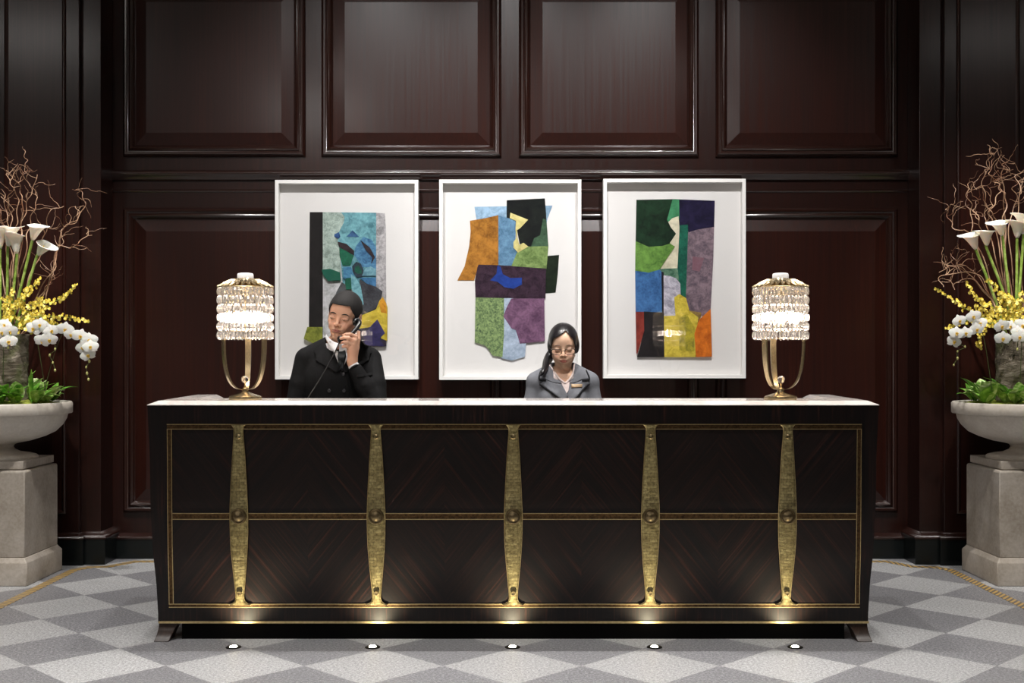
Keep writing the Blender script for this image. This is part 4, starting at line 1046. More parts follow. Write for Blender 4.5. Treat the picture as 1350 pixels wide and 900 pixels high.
def face_details(M, bv, who, brow_mat, sex):
    d = (M.to_3x3() @ Vector((0,1,0))).normalized()
    W_ = lambda x, z_, y=-.1: M @ Vector((x, y, z_))
    for s_ in (-1, 1):
        if sex == 'm': pts = [W_(s_*.013,.0175), W_(s_*.024,.0215), W_(s_*.037,.0215), W_(s_*.048,.0160)]; r_ = (.0010,.0034)
        else: pts = [W_(s_*.014,.0190), W_(s_*.025,.0225), W_(s_*.037,.0220), W_(s_*.047,.0170)]; r_ = (.0005,.0017)
        strip('eyebrow', bv, pts, d, brow_mat, who, r_, rise=.0002)
        pts = [W_(s_*.0175,-.0045), W_(s_*.0245,-.0072), W_(s_*.032,-.0082), W_(s_*.0395,-.0068), W_(s_*.0465,-.0030)]
        strip('eyelashes', bv, pts, d, brow_mat, who, (.0004,.0012), rise=.0003)
        pts = [W_(s_*.0185,.0035), W_(s_*.025,.0072), W_(s_*.033,.0082), W_(s_*.041,.0062), W_(s_*.0465,.0020)]
        strip('eyelid_crease', bv, pts, d, M_CREASE, who, (.0001,.0005), rise=.0001)
M_CREASE = simple('eyelid_fold', srgb(120,78,60), .7)
M_SKINM = skin_mat('skin_tan', srgb(210,164,138), srgb(168,98,92), srgb(188,136,110))
M_SKINF = skin_mat('skin_fair', srgb(232,192,164), srgb(196,104,96), srgb(220,174,146))
def hair_mat(name, c, rough=.3):
    m, nt, b = new_mat(name); g = noise_n(nt, coords(nt, (300,300,60)), 1, 3)
    nt.links.new(ramp(nt, g, [(.35, c), (.7, tuple(min(1, v*2.2+.004) for v in c))]), b.inputs['Base Color']); setp(b, rough=rough, spec=.5); bump(nt, b, g, .2, .0015); return m
M_HAIRM = hair_mat('short_black_hair', (.004,.003,.003), .8); M_HAIRF = hair_mat('glossy_black_hair', (.006,.005,.006), .28)
M_SUIT = cloth_mat('black_suit_wool', (.004,.004,.0045), (.009,.009,.010)); M_SHIRT = cloth_mat('white_shirt', srgb(226,226,230), srgb(240,240,243), .8)
M_TIE = cloth_mat('dark_silk_tie', (.004,.005,.006), (.014,.018,.020), .4); M_GREY = cloth_mat('grey_jacket_wool', srgb(104,106,112), srgb(122,124,130))
M_TRIM = cloth_mat('black_velvet_trim', (.008,.008,.009), (.016,.016,.018)); M_BLOUSE = cloth_mat('pale_pink_blouse', srgb(224,204,200), srgb(240,226,222), .7)
M_BTN = simple('dark_button', (.02,.02,.025), .3); M_SHOE = simple('black_leather', (.01,.01,.01), .3)
M_BADGE = simple('gold_name_badge', srgb(196,168,134), .4, metal=.2); M_SPEC = simple('dark_spectacle_frame', (.02,.012,.01), .25)
M_PLASTIC = simple('black_phone_plastic', (.012,.012,.013), .25, coat=.3)
def legs(f, o, x, hz, k=.02, grow=0, sp=.085):
    for s_ in (-1, 1):
        h = Vector((x+s_*sp, o, hz)); kn = Vector((x+s_*(sp+.005), o-.01, hz*.555)); an = Vector((x+s_*sp, o+.02, .095))
        f.cone(h, kn, .082+grow, .052+grow, k); f.cone(kn, an, .054+grow, .038+grow*1.6, k)
def foot_f(f, o, x, sp=.085, g=0):
    for s_ in (-1, 1): f.cone((x+s_*sp, o+.03, .055+g), (x+s_*sp, o+.035, .035+g), .034, .034, .01); f.cone((x+s_*sp, o+.03, .036+g), (x+s_*(sp+.012), o-.13, .030+g), .034, .028, .02)
def hand_rest(f, wr, fwd, side, up, k=.006, r=.0085):
    """relaxed hand lying palm down: wr wrist, fwd/side/up unit vectors, side = thumb side"""
    f.cone(wr, wr+fwd*.03, .022, .020, .01)
    L = (.040,.045,.042,.033)
    for i in range(4):
        o_ = (1.5-i)*.019; mcp = wr+fwd*(.088-.004*abs(i-1.2))+side*o_; f.cone(wr+fwd*.02+side*o_*.5, mcp, .015, .0125, .012)
        p1 = mcp+fwd*L[i]*.85+side*o_*.10+up*.002; p2 = p1+fwd*L[i]*.50-up*.014; p3 = p2+fwd*L[i]*.30-up*.013
        f.cone(mcp, p1, .0098, .0088, k); f.cone(p1, p2, .0088, .008, k); f.cone(p2, p3, .008, .0072, k)
    t0 = wr+fwd*.025+side*.022-up*.004; t1 = t0+fwd*.035+side*.026-up*.006; t2 = t1+fwd*.030+side*.008-up*.003; f.cone(wr+fwd*.012+side*.01, t0, .016, .0145, .01); f.cone(t0, t1, .0135, .0105, k); f.cone(t1, t2, .0105, .009, k)
# ------------------------------------------------------------ the man
MD = 5.95; MX = (445.5-675)*MD/F; V3 = lambda x, y, z_: Vector((MX+x, MD+y, z_))
man = thing('person', 'person in a black suit and tie holding a telephone receiver to the ear, eyes lowered', 'person', (MX, MD, 0))
def head_mat(roll, yaw, pitch, s_, px, py, D):
    A = Rm('Y', roll) @ Rm('Z', yaw) @ Rm('X', pitch) @ Matrix.Scale(s_, 4)
    return Matrix.Translation(P(px, py, D)-(A.to_3x3() @ Vector((0,-.092,0)))) @ A
HM = head_mat(10, -9, 11, 1.03, 445.8, 419.5, 5.815)
f = Field(axis([(MX-.33,MX-.10,.007),(MX-.10,MX+.14,.0022),(MX+.14,MX+.36,.007)]), axis([(MD-.42,MD-.24,.007),(MD-.24,MD+.10,.0023),(MD+.10,MD+.22,.007)]),
          axis([(-.01,.74,.012),(.74,.84,.0045),(.84,1.22,.008),(1.22,1.63,.0022)]))
head_field(f, HM, 'm')
nk = HM @ Vector((0,.022,-.055)); f.cone(nk, V3(0,.015,1.30), .056, .060, .025); f.cone(V3(-.05,.02,1.315), V3(.05,.02,1.315), .05, .05, .03)
f.cone(V3(-.12,.012,1.270), V3(.12,.012,1.270), .042, .042, .03); f.ell(V3(0,.005,1.16), (.150,.095,.17), .03); f.ell(V3(0,.01,.98), (.135,.09,.18), .03); f.ell(V3(0,.01,.85), (.150,.095,.11), .03)
legs(f, MD, MX, .82); foot_f(f, MD, MX, g=.012)
PP = lambda px, py, D: P(px, py, D)
sh_l = V3(.155,.008,1.262); el_l = PP(498,541,5.80); wr_l = PP(464.3,478.5,5.80)
f.cone(sh_l, PP(495,507,5.86), .040, .038, .02); f.cone(PP(495,507,5.86), el_l, .038, .034, .02); f.cone(el_l, wr_l, .036, .024, .012)
sh_r = V3(-.155,.008,1.262); el_r = V3(-.215,-.02,1.01); wr_r = V3(-.155,-.215,.845)
f.cone(sh_r, V3(-.190,-.005,1.14), .040, .038, .02); f.cone(V3(-.190,-.005,1.14), el_r, .038, .034, .02); f.cone(el_r, wr_r, .036, .024, .012)
hand_rest(f, wr_r, Vector((.25,-.85,-.42)).normalized(), Vector((.95,.25,0)).normalized(), Vector((.1,-.4,.9)).normalized())
# hand that holds the receiver
MCP = [(468.5,444,5.790),(467,449.5,5.778),(465,455,5.774),(462,460,5.780)]; PIP = [(461.5,440.5,5.768),(459.5,445.5,5.757),(458,451,5.757),(457,456,5.766)]
DIP = [(456.5,440.8,5.764),(453.5,445.0,5.757),(453.5,450.8,5.758),(454,456,5.768)]; TIP = [(453,442,5.772),(449.6,446,5.768),(450.8,451.5,5.770),(452.2,456.8,5.777)]
for i in range(4):
    a, b, c, e = [PP(*q[i]) for q in (MCP, PIP, DIP, TIP)]
    f.cone(wr_l+Vector((0,0,.012)), a, .021, .0135, .010); f.cone(a, b, .0108, .0094, .004); f.cone(b, c, .0094, .0086, .003); f.cone(c, e, .0086, .0075, .003)
f.ell(PP(464.5,461,5.790), (.026,.016,.032), .012)
f.cone(wr_l, PP(470,458,5.806), .018, .014, .012); f.cone(PP(470,458,5.806), PP(472.5,447,5.812), .013, .011, .006); f.cone(PP(472.5,447,5.812), PP(472.8,438,5.822), .0105, .009, .004)
body = field_obj('body', f, M_SKINM, man); tint_head(body, HM, man, 'm'); bvb = bvh_of(body)
face_details(HM, bvb, man, M_HAIRM, 'm')
# short hair
def hair_field(M, sex, step=.0026):
    c = M.translation; f = Field(*[axis([(c[i]-.16, c[i]+.16, step)]) for i in range(3)]); f.d[:] = .08
    g = .0075 if sex == 'm' else .0095
    f.ell((0,.016,.034), (.072+g,.091+g,.082+g), .01, M=M)
    f.ell((0,-.038,.038), (.056+g,.046+g,.052+g*.7), .02, M=M)
    if sex == 'm': f.ell((0,.03,-.02), (.070+g*.5,.070+g,.060), .02, M=M)
    else:
        f.ell((0,.03,-.01), (.073+g*.6,.074+g,.062), .02, M=M)
        for s_ in (-1, 1): f.ell((s_*.071,.018,-.004), (.0165,.034,.040), .012, M=M)
    sc = M.to_scale()[0]; Mi = np.array(M.inverted())
    X = f.ax[0][:,None,None]; Y = f.ax[1][None,:,None]; Z = f.ax[2][None,None,:]
    lx, ly, lz = [Mi[i,0]*X+Mi[i,1]*Y+Mi[i,2]*Z+Mi[i,3] for i in range(3)]
    ax_ = np.abs(lx)
    if sex == 'm':
        # front hairline: gently arched, squared at the temples, sideburns in front of the ears
        line = .064-.10*np.maximum(ax_-.030, 0)-2.2*np.maximum(ax_-.046, 0)
        front = np.where(ly < .004, line, -.034+.9*(.03-ly)*0-.03*np.clip((ly-.01)/.06,0,1))
        t = np.clip((ly+.030)/.030, 0, 1); edge = line*(1-t)+(-.036-.055*np.clip((ly-.0)/.08,0,1))*t
        edge = np.where((ly > -.034) & (ax_ > .05), np.minimum(edge, -.022), edge)
    else:
        dx_ = lx-.016; line = .098-np.where(dx_ < 0, .62, 1.15)*np.abs(dx_)-3.0*np.maximum(ax_-.052, 0)
        t = np.clip((ly+.045)/.035, 0, 1); edge = line*(1-t)+(-.040-.05*np.clip((ly-.0)/.08,0,1))*t
    f.d = np.maximum(f.d, ((edge-lz)*.6*sc).astype(np.float32))
    if sex == 'f': f.ell((.014,-.075,.122), (.0022,.05,.014), .003, 'sub', M)
    return f
field_obj('hair', hair_field(HM, 'm', .0022), M_HAIRM, man, 2)
# jacket, trousers and shoes
def suit_jacket(x0, y0, arms, P_, zlow, mat, parent, sw, chest, name='jacket', zs=1.280, zt_=1.325, res=.0048, step_neck=None, nr=.060):
    f = Field(axis([(x0-.36,x0+.36,res)]), axis([(y0-.34,y0+.22,res)]), axis([(zlow-.03,zt_+.09,res)])); f.d[:] = .06
    V_ = lambda x, y, z_: Vector((x0+x, y0+y, z_))
    f.cone(V_(-sw,.010,zs-.012), V_(-.045,.018,zt_), .058, .055, .02); f.cone(V_(sw,.010,zs-.012), V_(.045,.018,zt_), .058, .055, .02)
    cx, cy = chest; f.ell(V_(0,.0,zs-.13), (cx,cy,.185), .03); f.ell(V_(0,.005,zs-.29), (cx*.91,cy*.97,.20), .04); f.cone(V_(-.065,.01,zs-.43), V_(-.075,.01,zlow+.03), cy*.95, cy*1.05, .04); f.cone(V_(.065,.01,zs-.43), V_(.075,.01,zlow+.03), cy*.95, cy*1.05, .04)
    for pts in arms:
        for (a, ra), (b, rb) in zip(pts, pts[1:]): f.cone(a, b, ra, rb, .012)
    return f
arms = [[(V3(.166,.008,1.262),.054),(PP(495,507,5.86),.052),(el_l,.050),(wr_l.lerp(el_l,.5),.046),(wr_l.lerp(el_l,.16),.036)],
        [(V3(-.166,.008,1.262),.054),(V3(-.190,-.005,1.14),.053),(el_r,.050),(el_r.lerp(wr_r,.5),.045),(el_r.lerp(wr_r,.88),.037)]]
jf = suit_jacket(MX, MD, arms, V3, .70, M_SUIT, man, .152, (.178,.118))
# creases across the bent sleeve
for k in range(4):
    u = .18+.16*k; c = el_l.lerp(wr_l, u); jf.cone(c+Vector((.05,-.055,.012)), c+Vector((-.045,-.05,-.018)), .004, .004, .010, 'sub')
jf.cut(lambda X, Y, Z: .715-Z+0*X+0*Y)
# neck opening
jf.cone(V3(.0,.0,1.345), V3(.004,-.01,1.42), .060, .070, .006, 'sub')
jk = field_obj('jacket', jf, M_SUIT, man); bvj = bvh_of(jk)
tf = Field(axis([(MX-.24,MX+.24,.009)]), axis([(MD-.16,MD+.17,.009)]), axis([(.05,.92,.012)])); legs(tf, MD, MX, .82, grow=.014); tf.ell(V3(0,.01,.84), (.160,.105,.11), .03); tf.cut(lambda X,Y,Z: .07-Z+0*X+0*Y)
field_obj('trousers', tf, M_SUIT, man)
def shoe(x, y, sp, parent):
    for s_ in (-1, 1):
        sf = Field(axis([(x+s_*sp-.06,x+s_*sp+.07,.005)]), axis([(y-.20,y+.11,.006)]), axis([(-.012,.12,.005)])); sf.cone((x+s_*sp,y+.035,.062),(x+s_*sp,y+.035,.042),.045,.046,.01); sf.cone((x+s_*sp,y+.03,.042),(x+s_*(sp+.012),y-.135,.034),.046,.040,.02)
        sf.cut(lambda X,Y,Z: .002-Z+0*X+0*Y); field_obj('shoe', sf, M_SHOE, parent)
shoe(MX, MD, .085, man)
dY = Vector((0,1,0)); JD = 5.835
jp = lambda *pts: [PP(x, y, JD) for x, y in pts]
patch('shirt', bvj, jp((430,446),(440,452),(457,452),(467,446),(463,466),(450,488),(436,466)), dY, M_SHIRT, man, .0015, .0015)
patch('tie', bvj, jp((444.5,459),(453,459),(455,470),(452,487),(448,487),(444,470)), dY, M_TIE, man, .004, .003)
patch('lapel', bvj, jp((427,444.5),(432,450),(438,462),(449.8,488),(444,491),(414,475),(420,469.5),(411,465),(420,451)), dY, M_SUIT, man, .0055, .0035)
patch('lapel', bvj, jp((472,444.5),(467,450),(461.5,462),(450.6,488),(456,491),(485,475),(479,469.5),(488,465),(479,451)), dY, M_SUIT, man, .0055, .0035)
patch('pocket', bvj, jp((473,494),(491,491),(491.5,494.5),(473.5,497.5)), dY, M_SUIT, man, .002, .003)
e_ = MB()
strip('front_edge', bvj, jp((450,488),(457,500),(459,515),(459.5,540),(459.5,600)), dY, M_SUIT, man, .0022, .001)
for x, y in ((434,515),(453.5,515),(452.6,493),(434,536),(453.5,536)):
    p = proj(bvj, PP(x, y, JD), dY, .0); MB().lathe([(.0085,0),(.009,-.003),(.007,-.0045),(.003,-.0035)], tuple(p), 14, 'y').build('button', M_BTN, man)
# shirt collar and tie knot
def collar(name, mat, parent, c, r0, r1, z_lo, z_hi, tip, tilt=(0,0), gap=.06, n=40, tipw=.5):
    mb = MB(); vs = []; fs = []
    for i in range(n+1):
        a = -PI/2+gap+(2*PI-2*gap)*i/n; e = max(0, math.cos(a+PI/2))**6
        ca, sa = math.cos(a), math.sin(a)
        zt_ = z_hi+.014*max(0, sa)-.006*e; zl_ = z_lo-tip*e+.010*max(0, sa)
        for (rr, zz) in ((r0, zl_+.01), (r0-.002, zt_-.004), (r0+.001, zt_), (r0+.004, zt_-.002), (r1, zl_+.35*(zt_-zl_)), (r1+.004*(1-e), zl_), (r1+.0005, zl_+.002), (r0+.003, zt_-.009)):
            vs.append((c[0]+rr*ca+tilt[0]*(zz-z_lo), c[1]+rr*sa*1.05+tilt[1]*(zz-z_lo), zz))
    m_ = 8
    for i in range(n):
        for j in range(m_): a = i*m_+j; b = i*m_+(j+1)%m_; fs.append((a,b,b+m_,a+m_))
    fs += [tuple(range(m_)), tuple(n*m_+j for j in range(m_-1,-1,-1))]
    mb.add(vs, fs); return mb.build(name, mat, parent, auto=60)
collar('shirt_collar', M_SHIRT, man, (MX+.003, MD-.006, 0), .0585, .065, 1.300, 1.343, .0, (.02,-.25), .22)
def flap(name, top, low, mat, parent, th=.0018):
    top = catmull([PP(*q) for q in top], 6); low = catmull([PP(*q) for q in low], 6); mb = MB(); vs = []; fs = []; m_ = 5
    for a, b in zip(top, low):
        for j in range(m_): t = j/(m_-1); vs.append(a.lerp(b, t)+Vector((0,-.006*math.sin(PI*t*.5),0)))
    for i in range(len(top)-1):
        for j in range(m_-1): a = i*m_+j; fs.append((a,a+1,a+m_+1,a+m_))
    o = mb.add(vs, fs).build(name, mat, parent, auto=180); so = o.modifiers.new('solid','SOLIDIFY'); so.thickness = th; so.offset = 0; return o
flap('collar_flap', [(430.5,440.5,5.95),(432,443.5,5.895),(439,449.5,5.832),(447.5,453,5.806)], [(429,443.5,5.95),(431,449,5.89),(436.5,458,5.828),(441.8,465.5,5.800)], M_SHIRT, man)
flap('collar_flap', [(470,440,5.95),(467,443.5,5.895),(459,449.5,5.832),(450.3,453,5.806)], [(472.5,443.5,5.95),(470,449,5.89),(464,458,5.828),(457,465.5,5.800)], M_SHIRT, man)
kp = proj(bvj, PP(448.5,457,JD), dY, .012); kf = MB()
kx, ky, kz = kp; 
kv = []; 
for zz, w, t in ((.014,.0165,.008),(.004,.0155,.013),(-.008,.012,.011),(-.014,.010,.008)):
    for q in range(10): a = 2*PI*q/10; kv.append((kx+w*math.cos(a), ky-.008+t*math.sin(a), kz+zz))
kfs = [(i*10+j, i*10+(j+1)%10, (i+1)*10+(j+1)%10, (i+1)*10+j) for i in range(3) for j in range(10)]+[tuple(range(10)), tuple(30+j for j in range(10))]
kf.add(kv, kfs).build('tie_knot', M_TIE, man)
cf = (wr_l-el_l).normalized(); MB().tube([wr_l-cf*.055, wr_l-cf*.025, wr_l-cf*.008], [.030,.028,.0265], 20).build('shirt_cuff', M_SHIRT, man)
cf = (wr_r-el_r).normalized(); MB().tube([wr_r-cf*.05, wr_r-cf*.02, wr_r-cf*.010], [.031,.030,.029], 20).build('shirt_cuff', M_SHIRT, man)
# ------------------------------------------------------------ the telephone
tel = thing('telephone', 'black telephone whose receiver the person in the black suit holds, with its cord', 'telephone', (PP(404,560,5.70).x, 5.68, .7805))
hp = catmull([PP(472.0,422,5.866), PP(474.0,425.5,5.846), PP(470.5,432,5.820), PP(464,439.5,5.803), PP(456.5,446,5.792), PP(450.0,448.5,5.785)], 6)
mb = MB(); mb.tube(hp, [.013]+[.0115]*(len(hp)-2)+[.012], 12); mb.build('receiver', M_PLASTIC, tel, auto=60)
def cup(name, c, n, r):
    n = n.normalized(); a = n.orthogonal().normalized(); b = n.cross(a); mb = MB(); vs = []; pr = [(0.3,-.010),(.85,-.009),(1,-.004),(1,.006),(.9,.010),(.6,.008)]
    for q, h in pr:
        for k in range(18): g = 2*PI*k/18; vs.append(c+(a*math.cos(g)+b*math.sin(g))*r*q+n*h)
    fs = [(i*18+k, i*18+(k+1)%18, (i+1)*18+(k+1)%18, (i+1)*18+k) for i in range(5) for k in range(18)]+[tuple(range(18)), tuple(90+k for k in range(18))]
    mb.add(vs, fs).build(name, M_PLASTIC, tel)
cup('earpiece', PP(469,424,5.862), Vector((-.9,.35,.1)), .021)
cup('mouthpiece', PP(449.5,447,5.782), Vector((-.35,.6,.75)), .018)
bx_, by_, bz_ = tel.location
cp = catmull([PP(449,449,5.782), PP(446.5,453,5.772), PP(440,467,5.755), PP(428,489,5.735), PP(417,507,5.72), PP(407,523,5.71), PP(400,538,5.70), Vector((bx_-.05, by_, .83))], 8)
MB().tube(cp, .0028, 8).build('cord', simple('black_cord', (.012,.012,.013), .45), tel)
hmould_prof = [(-.10,.0),(-.10,.03),(.10,.065),(.10,.0)]
mb = MB(); vs = [(bx_+x, by_+yy, .7805+zz) for x in (-.09,.09) for yy, zz in hmould_prof]; mb.add(vs, [(0,1,2,3),(7,6,5,4),(0,4,5,1),(1,5,6,2),(2,6,7,3),(3,7,4,0)])
mb.build('base', M_PLASTIC, tel, bevel=.006)
for r_ in range(4):
    for c_ in range(3):
        xx = bx_+.01+c_*.022; yy = by_-.06+r_*.03; zz = .7805+.03+(yy-by_+.10)/.20*.035; MB().box(xx-.008, xx+.008, yy-.009, yy+.009, zz-.002, zz+.004).build('key', M_BTN, tel, bevel=.001)
# ------------------------------------------------------------ the woman
WD = 6.35; WX0 = (742-675)*WD/F; V4 = lambda x, y, z_: Vector((WX0+x, WD+y, z_)); QQ = lambda px, py, D=6.235: P(px, py, D)
wom = thing('person', 'person in glasses and a grey jacket with dark trim, dark hair tied back, looking down', 'person', (WX0, WD, 0))
HW_ = head_mat(-1, -3, 13, .985, 742.6, 461, 6.222)
f = Field(axis([(WX0-.30,WX0-.10,.007),(WX0-.10,WX0+.10,.0022),(WX0+.10,WX0+.30,.007)]), axis([(WD-.40,WD-.20,.007),(WD-.20,WD+.10,.0023),(WD+.10,WD+.20,.007)]),
          axis([(-.01,.72,.012),(.72,.90,.0045),(.90,1.12,.008),(1.12,1.48,.0022)]))
head_field(f, HW_, 'f')
nk = HW_ @ Vector((0,.024,-.060)); f.cone(nk, V4(0,.012,1.165), .045, .048, .02); f.ell(V4(0,-.02,1.155), (.075,.06,.045), .03)
f.cone(V4(-.125,.01,1.150), V4(.125,.01,1.150), .042, .042, .03); f.ell(V4(0,.0,1.06), (.125,.082,.13), .03); f.ell(V4(0,.01,.92), (.11,.08,.16), .03); f.ell(V4(0,.01,.78), (.128,.085,.11), .03)
for s_ in (-1,1): f.ell(V4(s_*.055,-.06,1.045), (.048,.045,.05), .02)
legs(f, WD, WX0, .75, sp=.075); foot_f(f, WD, WX0, sp=.075, g=.012)
wa = []
for s_ in (-1, 1):
    sh = V4(s_*.148,.008,1.142); el = V4(s_*.185,-.01,.91); wr = V4(s_*.115,-.225,.84)
    f.cone(sh, el, .038, .030, .02); f.cone(el, wr, .030, .020, .012); hand_rest(f, wr, Vector((-s_*.35,-.9,-.25)).normalized(), Vector((-s_*.9,.35,0)).normalized(), Vector((0,-.25,.95)).normalized())
    wa.append([(V4(s_*.146,.008,1.138),.047),(V4(s_*.165,0,1.03),.046),(el,.042),(el.lerp(wr,.5),.038),(el.lerp(wr,.88),.032)])
bodyf = field_obj('body', f, M_SKINF, wom); tint_head(bodyf, HW_, wom, 'f'); bvf = bvh_of(bodyf)
face_details(HW_, bvf, wom, M_HAIRF, 'f')
field_obj('hair', hair_field(HW_, 'f', .0022), M_HAIRF, wom, 3)
pt = catmull([P(738,455,6.455), P(728,464,6.440), P(722.5,474,6.400), P(719.5,483,6.330), P(716,490,6.275), P(712.5,495,6.262)], 8); n = len(pt)
MB().tube(pt, [(.021+.005*math.sin(i/n*PI*1.3))*(1-.78*(i/n)**3) for i in range(n)], 12).build('ponytail', M_HAIRF, wom, auto=180)
MB().tube([P(733,459,6.455), P(731,461,6.452)], [.023,.023], 14).build('hair_tie', M_TRIM, wom)
jf = suit_jacket(WX0, WD, wa, V4, .66, M_GREY, wom, .140, (.150,.105), zs=1.150, zt_=1.190)
for s_ in (-1,1): jf.ell(V4(s_*.060,-.068,1.040), (.056,.048,.058), .03)
jf.cut(lambda X,Y,Z: .68-Z+0*X+0*Y)
jf.cone(V4(0,-.015,1.19), V4(0,-.02,1.28), .052, .062, .006, 'sub')
# V opening that lets the neck and blouse show
jw = field_obj('jacket', jf, M_GREY, wom); bvw = bvh_of(jw)
tf = Field(axis([(WX0-.22,WX0+.22,.008)]), axis([(WD-.15,WD+.16,.008)]), axis([(.40,.84,.010)])); tf.ell(V4(0,.01,.78), (.162,.112,.13), .03); tf.cone(V4(-.035,.01,.74), V4(-.035,.0,.42), .122, .125, .02); tf.cone(V4(.035,.01,.74), V4(.035,.0,.42), .122, .125, .02); tf.cut(lambda X,Y,Z: .44-Z+0*X+0*Y)
field_obj('skirt', tf, M_GREY, wom); shoe(WX0, WD, .075, wom)
class Both:
    def __init__(s, *b): s.b = b
    def ray_cast(s, p, d):
        h = [x for x in (q.ray_cast(p, d) for q in s.b) if x[0] is not None]
        return min(h, key=lambda x: x[3]) if h else (None, None, None, None)
bvc = Both(bvw, bvf)
qp = lambda *pts: [QQ(x, y) for x, y in pts]
patch('neckline', bvc, qp((726,486),(731,483),(753,483),(758,485),(754,500),(745.5,512),(735,502)), dY, M_SKINF2 if 'M_SKINF2' in globals() else M_SKINF, wom, .0012, .001)
patch('blouse', bvc, qp((723,486),(727,484),(733,495),(740,503),(745,505.5),(750,502.5),(755,495),(757.5,484),(761.5,485),(758,502),(747,519),(732,503)), dY, M_BLOUSE, wom, .0028, .0018)
b1 = MB()
for pts in (((725.5,482),(731,490),(738,499.5),(745.5,505.5)),((758.5,480),(757,490),(752,499.5),(745.5,505.5))):
    strip('', bvc, qp(*pts), dY, None, None, .0065, .003, build=b1)
b1.build('blouse_collar', M_BLOUSE, wom, auto=180)
lapL_c = [(728,481),(734,493),(741,506),(729,504.5),(720,500.7),(711.3,499.5),(713.3,489.5),(719,485)]
lapL = [(720,501.4),(732,505.4),(741,506.6),(748.8,521.5),(744,531),(737.3,524.5),(724,514),(711.8,506.2)]
lapR_c = [(757.5,480),(754,493),(751,506),(760,504.5),(768,500.9),(777.6,499.6),(774,488.5),(767,484)]
lapR = [(768,501.6),(759,505.4),(751,506.8),(748.4,521.5),(750,531),(758.7,524.5),(768,514),(778.4,505)]
for nm, pl, r_ in (('collar', lapL_c, .007), ('collar', lapR_c, .007), ('lapel', lapL, .0055), ('lapel', lapR, .0055)):
    patch(nm, bvw, qp(*pl), dY, M_GREY, wom, r_, .003)
tr = MB()
for pl in (((713.3,489),(711.3,499.8),(720.5,501.6)),((774,488),(777.8,499.8),(768,501.8)),((711.8,506.8),(724,515),(737.3,525.2),(744,532)),((778.4,505.8),(768,515),(758.7,525.2),(750,532))):
    strip('', bvw, qp(*pl), dY, None, None, .0048, .010, build=tr)
tr.build('dark_trim', M_TRIM, wom, auto=180)
patch('name_badge', bvw, qp((753.3,506.6),(768,506.6),(767.7,510.8),(753.3,510.8)), dY, M_BADGE, wom, .0125, .003, maxe=.03)
MB().lathe([(.011,0),(.0115,-.004),(.009,-.006),(.002,-.005)], tuple(proj(bvw, QQ(747,545), dY, .004)), 14, 'y').build('button', M_TRIM, wom)
# glasses
gl = MB(); G = lambda x, y, z_: HW_ @ Vector((x, y, z_))
for s_ in (-1, 1):
    pr = []
    for k in range(24):
        a = 2*PI*k/24; cx_, sx_ = math.cos(a), math.sin(a); ex = abs(cx_)**.6*math.copysign(1, cx_); ez = abs(sx_)**.6*math.copysign(1, sx_)
        pr.append(G(s_*(.0355+.0265*ex), -.108+.010*((.0355+.0265*ex)/.06)**2, -.008+.0150*ez))
    pr.append(pr[0]); gl.tube(pr, .0017, 6, cap=False)
    gl.tube([G(s_*.062,-.098,.001), G(s_*.071,-.075,.004), G(s_*.076,-.02,.006), G(s_*.078,.015,.004)], .0018, 6)
gl.tube([G(-.009,-.108,-.003), G(0,-.111,-.001), G(.009,-.108,-.003)], .0018, 6)
gl.build('glasses', M_SPEC, wom, auto=180)
# ============================================================ light and camera
def area(name, loc, rot, sx, sy, e, col=(1,.95,.88), spread=180):
    l = bpy.data.lights.new(name, 'AREA'); l.shape = 'RECTANGLE'; l.size = sx; l.size_y = sy; l.energy = e; l.color = col; l.spread = math.radians(spread)
    o = bpy.data.objects.new(name, l); COL.objects.link(o); o.location = loc; o.rotation_euler = [math.radians(a) for a in rot]; return o
def spot(name, loc, target, e, size=50, blend=.6, col=(1,.95,.88), r=.05):
    l = bpy.data.lights.new(name, 'SPOT'); l.energy = e; l.color = col; l.spot_size = math.radians(size); l.spot_blend = blend; l.shadow_soft_size = r
    o = bpy.data.objects.new(name, l); COL.objects.link(o); o.location = loc
    o.rotation_euler = (Vector(target)-Vector(loc)).to_track_quat('-Z', 'Y').to_euler(); return o
W_ = (1,.96,.92)
area('ceiling_light_lobby', (-2.8, -2.4, 4.85), (0,0,0), 1.3, 1.5, 110, W_)
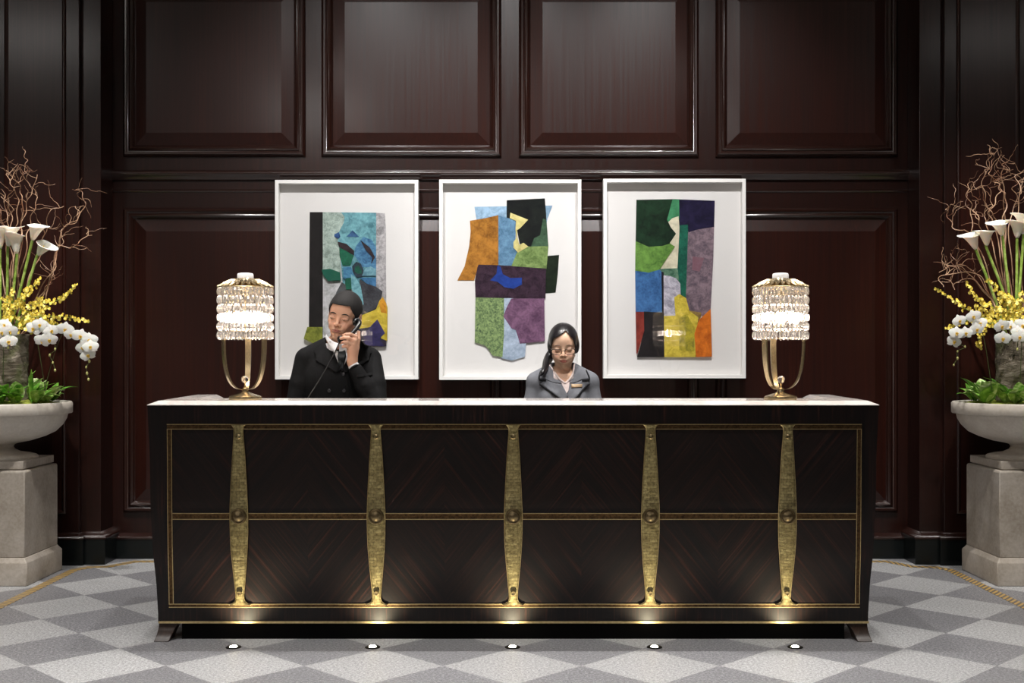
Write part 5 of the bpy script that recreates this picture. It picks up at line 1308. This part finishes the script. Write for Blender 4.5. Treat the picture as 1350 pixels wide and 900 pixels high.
area('ceiling_light_side', (-5.4, 1.2, 4.85), (0,0,0), 1.4, 1.4, 45, W_)
area('ceiling_light_side', (5.4, 1.2, 4.85), (0,0,0), 1.4, 1.4, 20, W_)
area('ceiling_light_front', (0, 3.7, 4.85), (0,0,0), 6.0, .6, 70, W_, spread=70)
for x in (-1.05, 0, 1.05):
    spot('downlight_picture', (x, 4.7, 4.8), (x, DW, 1.8), 470, 56, 1.0, (1,.98,.97))
for x in (-1.5, -.5, .5, 1.5):
    spot('downlight_desk', (x, 5.85, 4.8), (x, 5.3, 0), 250, 66, .8, W_, .03)
for x in (-.9, .3):
    spot('fill_spot_staff', (x, 3.4, 4.8), (x, 6.0, 1.35), 210, 26, .8, W_)  # front fill added to brighten the faces behind the counter
for s in (-1, 1):
    spot('spot_flowers', (s*2.3, 4.9, 4.8), (s*2.95, 6.7, 1.5), 560 if s < 0 else 480, 38, .8, W_)
    spot('spot_flowers', (s*1.7, 3.6, 4.8), (s*2.92, 6.7, 1.72), 520, 15, .9, W_)  # extra narrow frontal spot, added to brighten the blooms but not the pedestal
    spot('downlight_corner', (s*2.35, 6.1, 4.8), (s*2.4, 6.2, 0), 160, 60, .9, W_)
for x in (-2.4, 0, 2.4):
    spot('downlight_floor', (x, 4.2, 4.8), (x, 4.2, 0), 110, 66, .9, W_)
w = bpy.data.worlds.new('world'); bpy.context.scene.world = w; w.use_nodes = True
w.node_tree.nodes['Background'].inputs[0].default_value = (.9,.95,1,1); w.node_tree.nodes['Background'].inputs[1].default_value = .02
cam = bpy.data.cameras.new('camera'); co = bpy.data.objects.new('camera', cam); COL.objects.link(co)
co.location = (0, 0, CAMZ); co.rotation_euler = (PI/2, 0, 0)
cam.sensor_width = 36; cam.lens = F/1350*36; cam.shift_y = (HZ-450)/1350; cam.clip_end = 60; cam.clip_start = .05
sc = bpy.context.scene; sc.camera = co
sc.view_settings.view_transform = 'Standard'; sc.view_settings.look = 'None'; sc.view_settings.gamma = 1; sc.view_settings.exposure = 0; sc.view_settings.use_curve_mapping = False
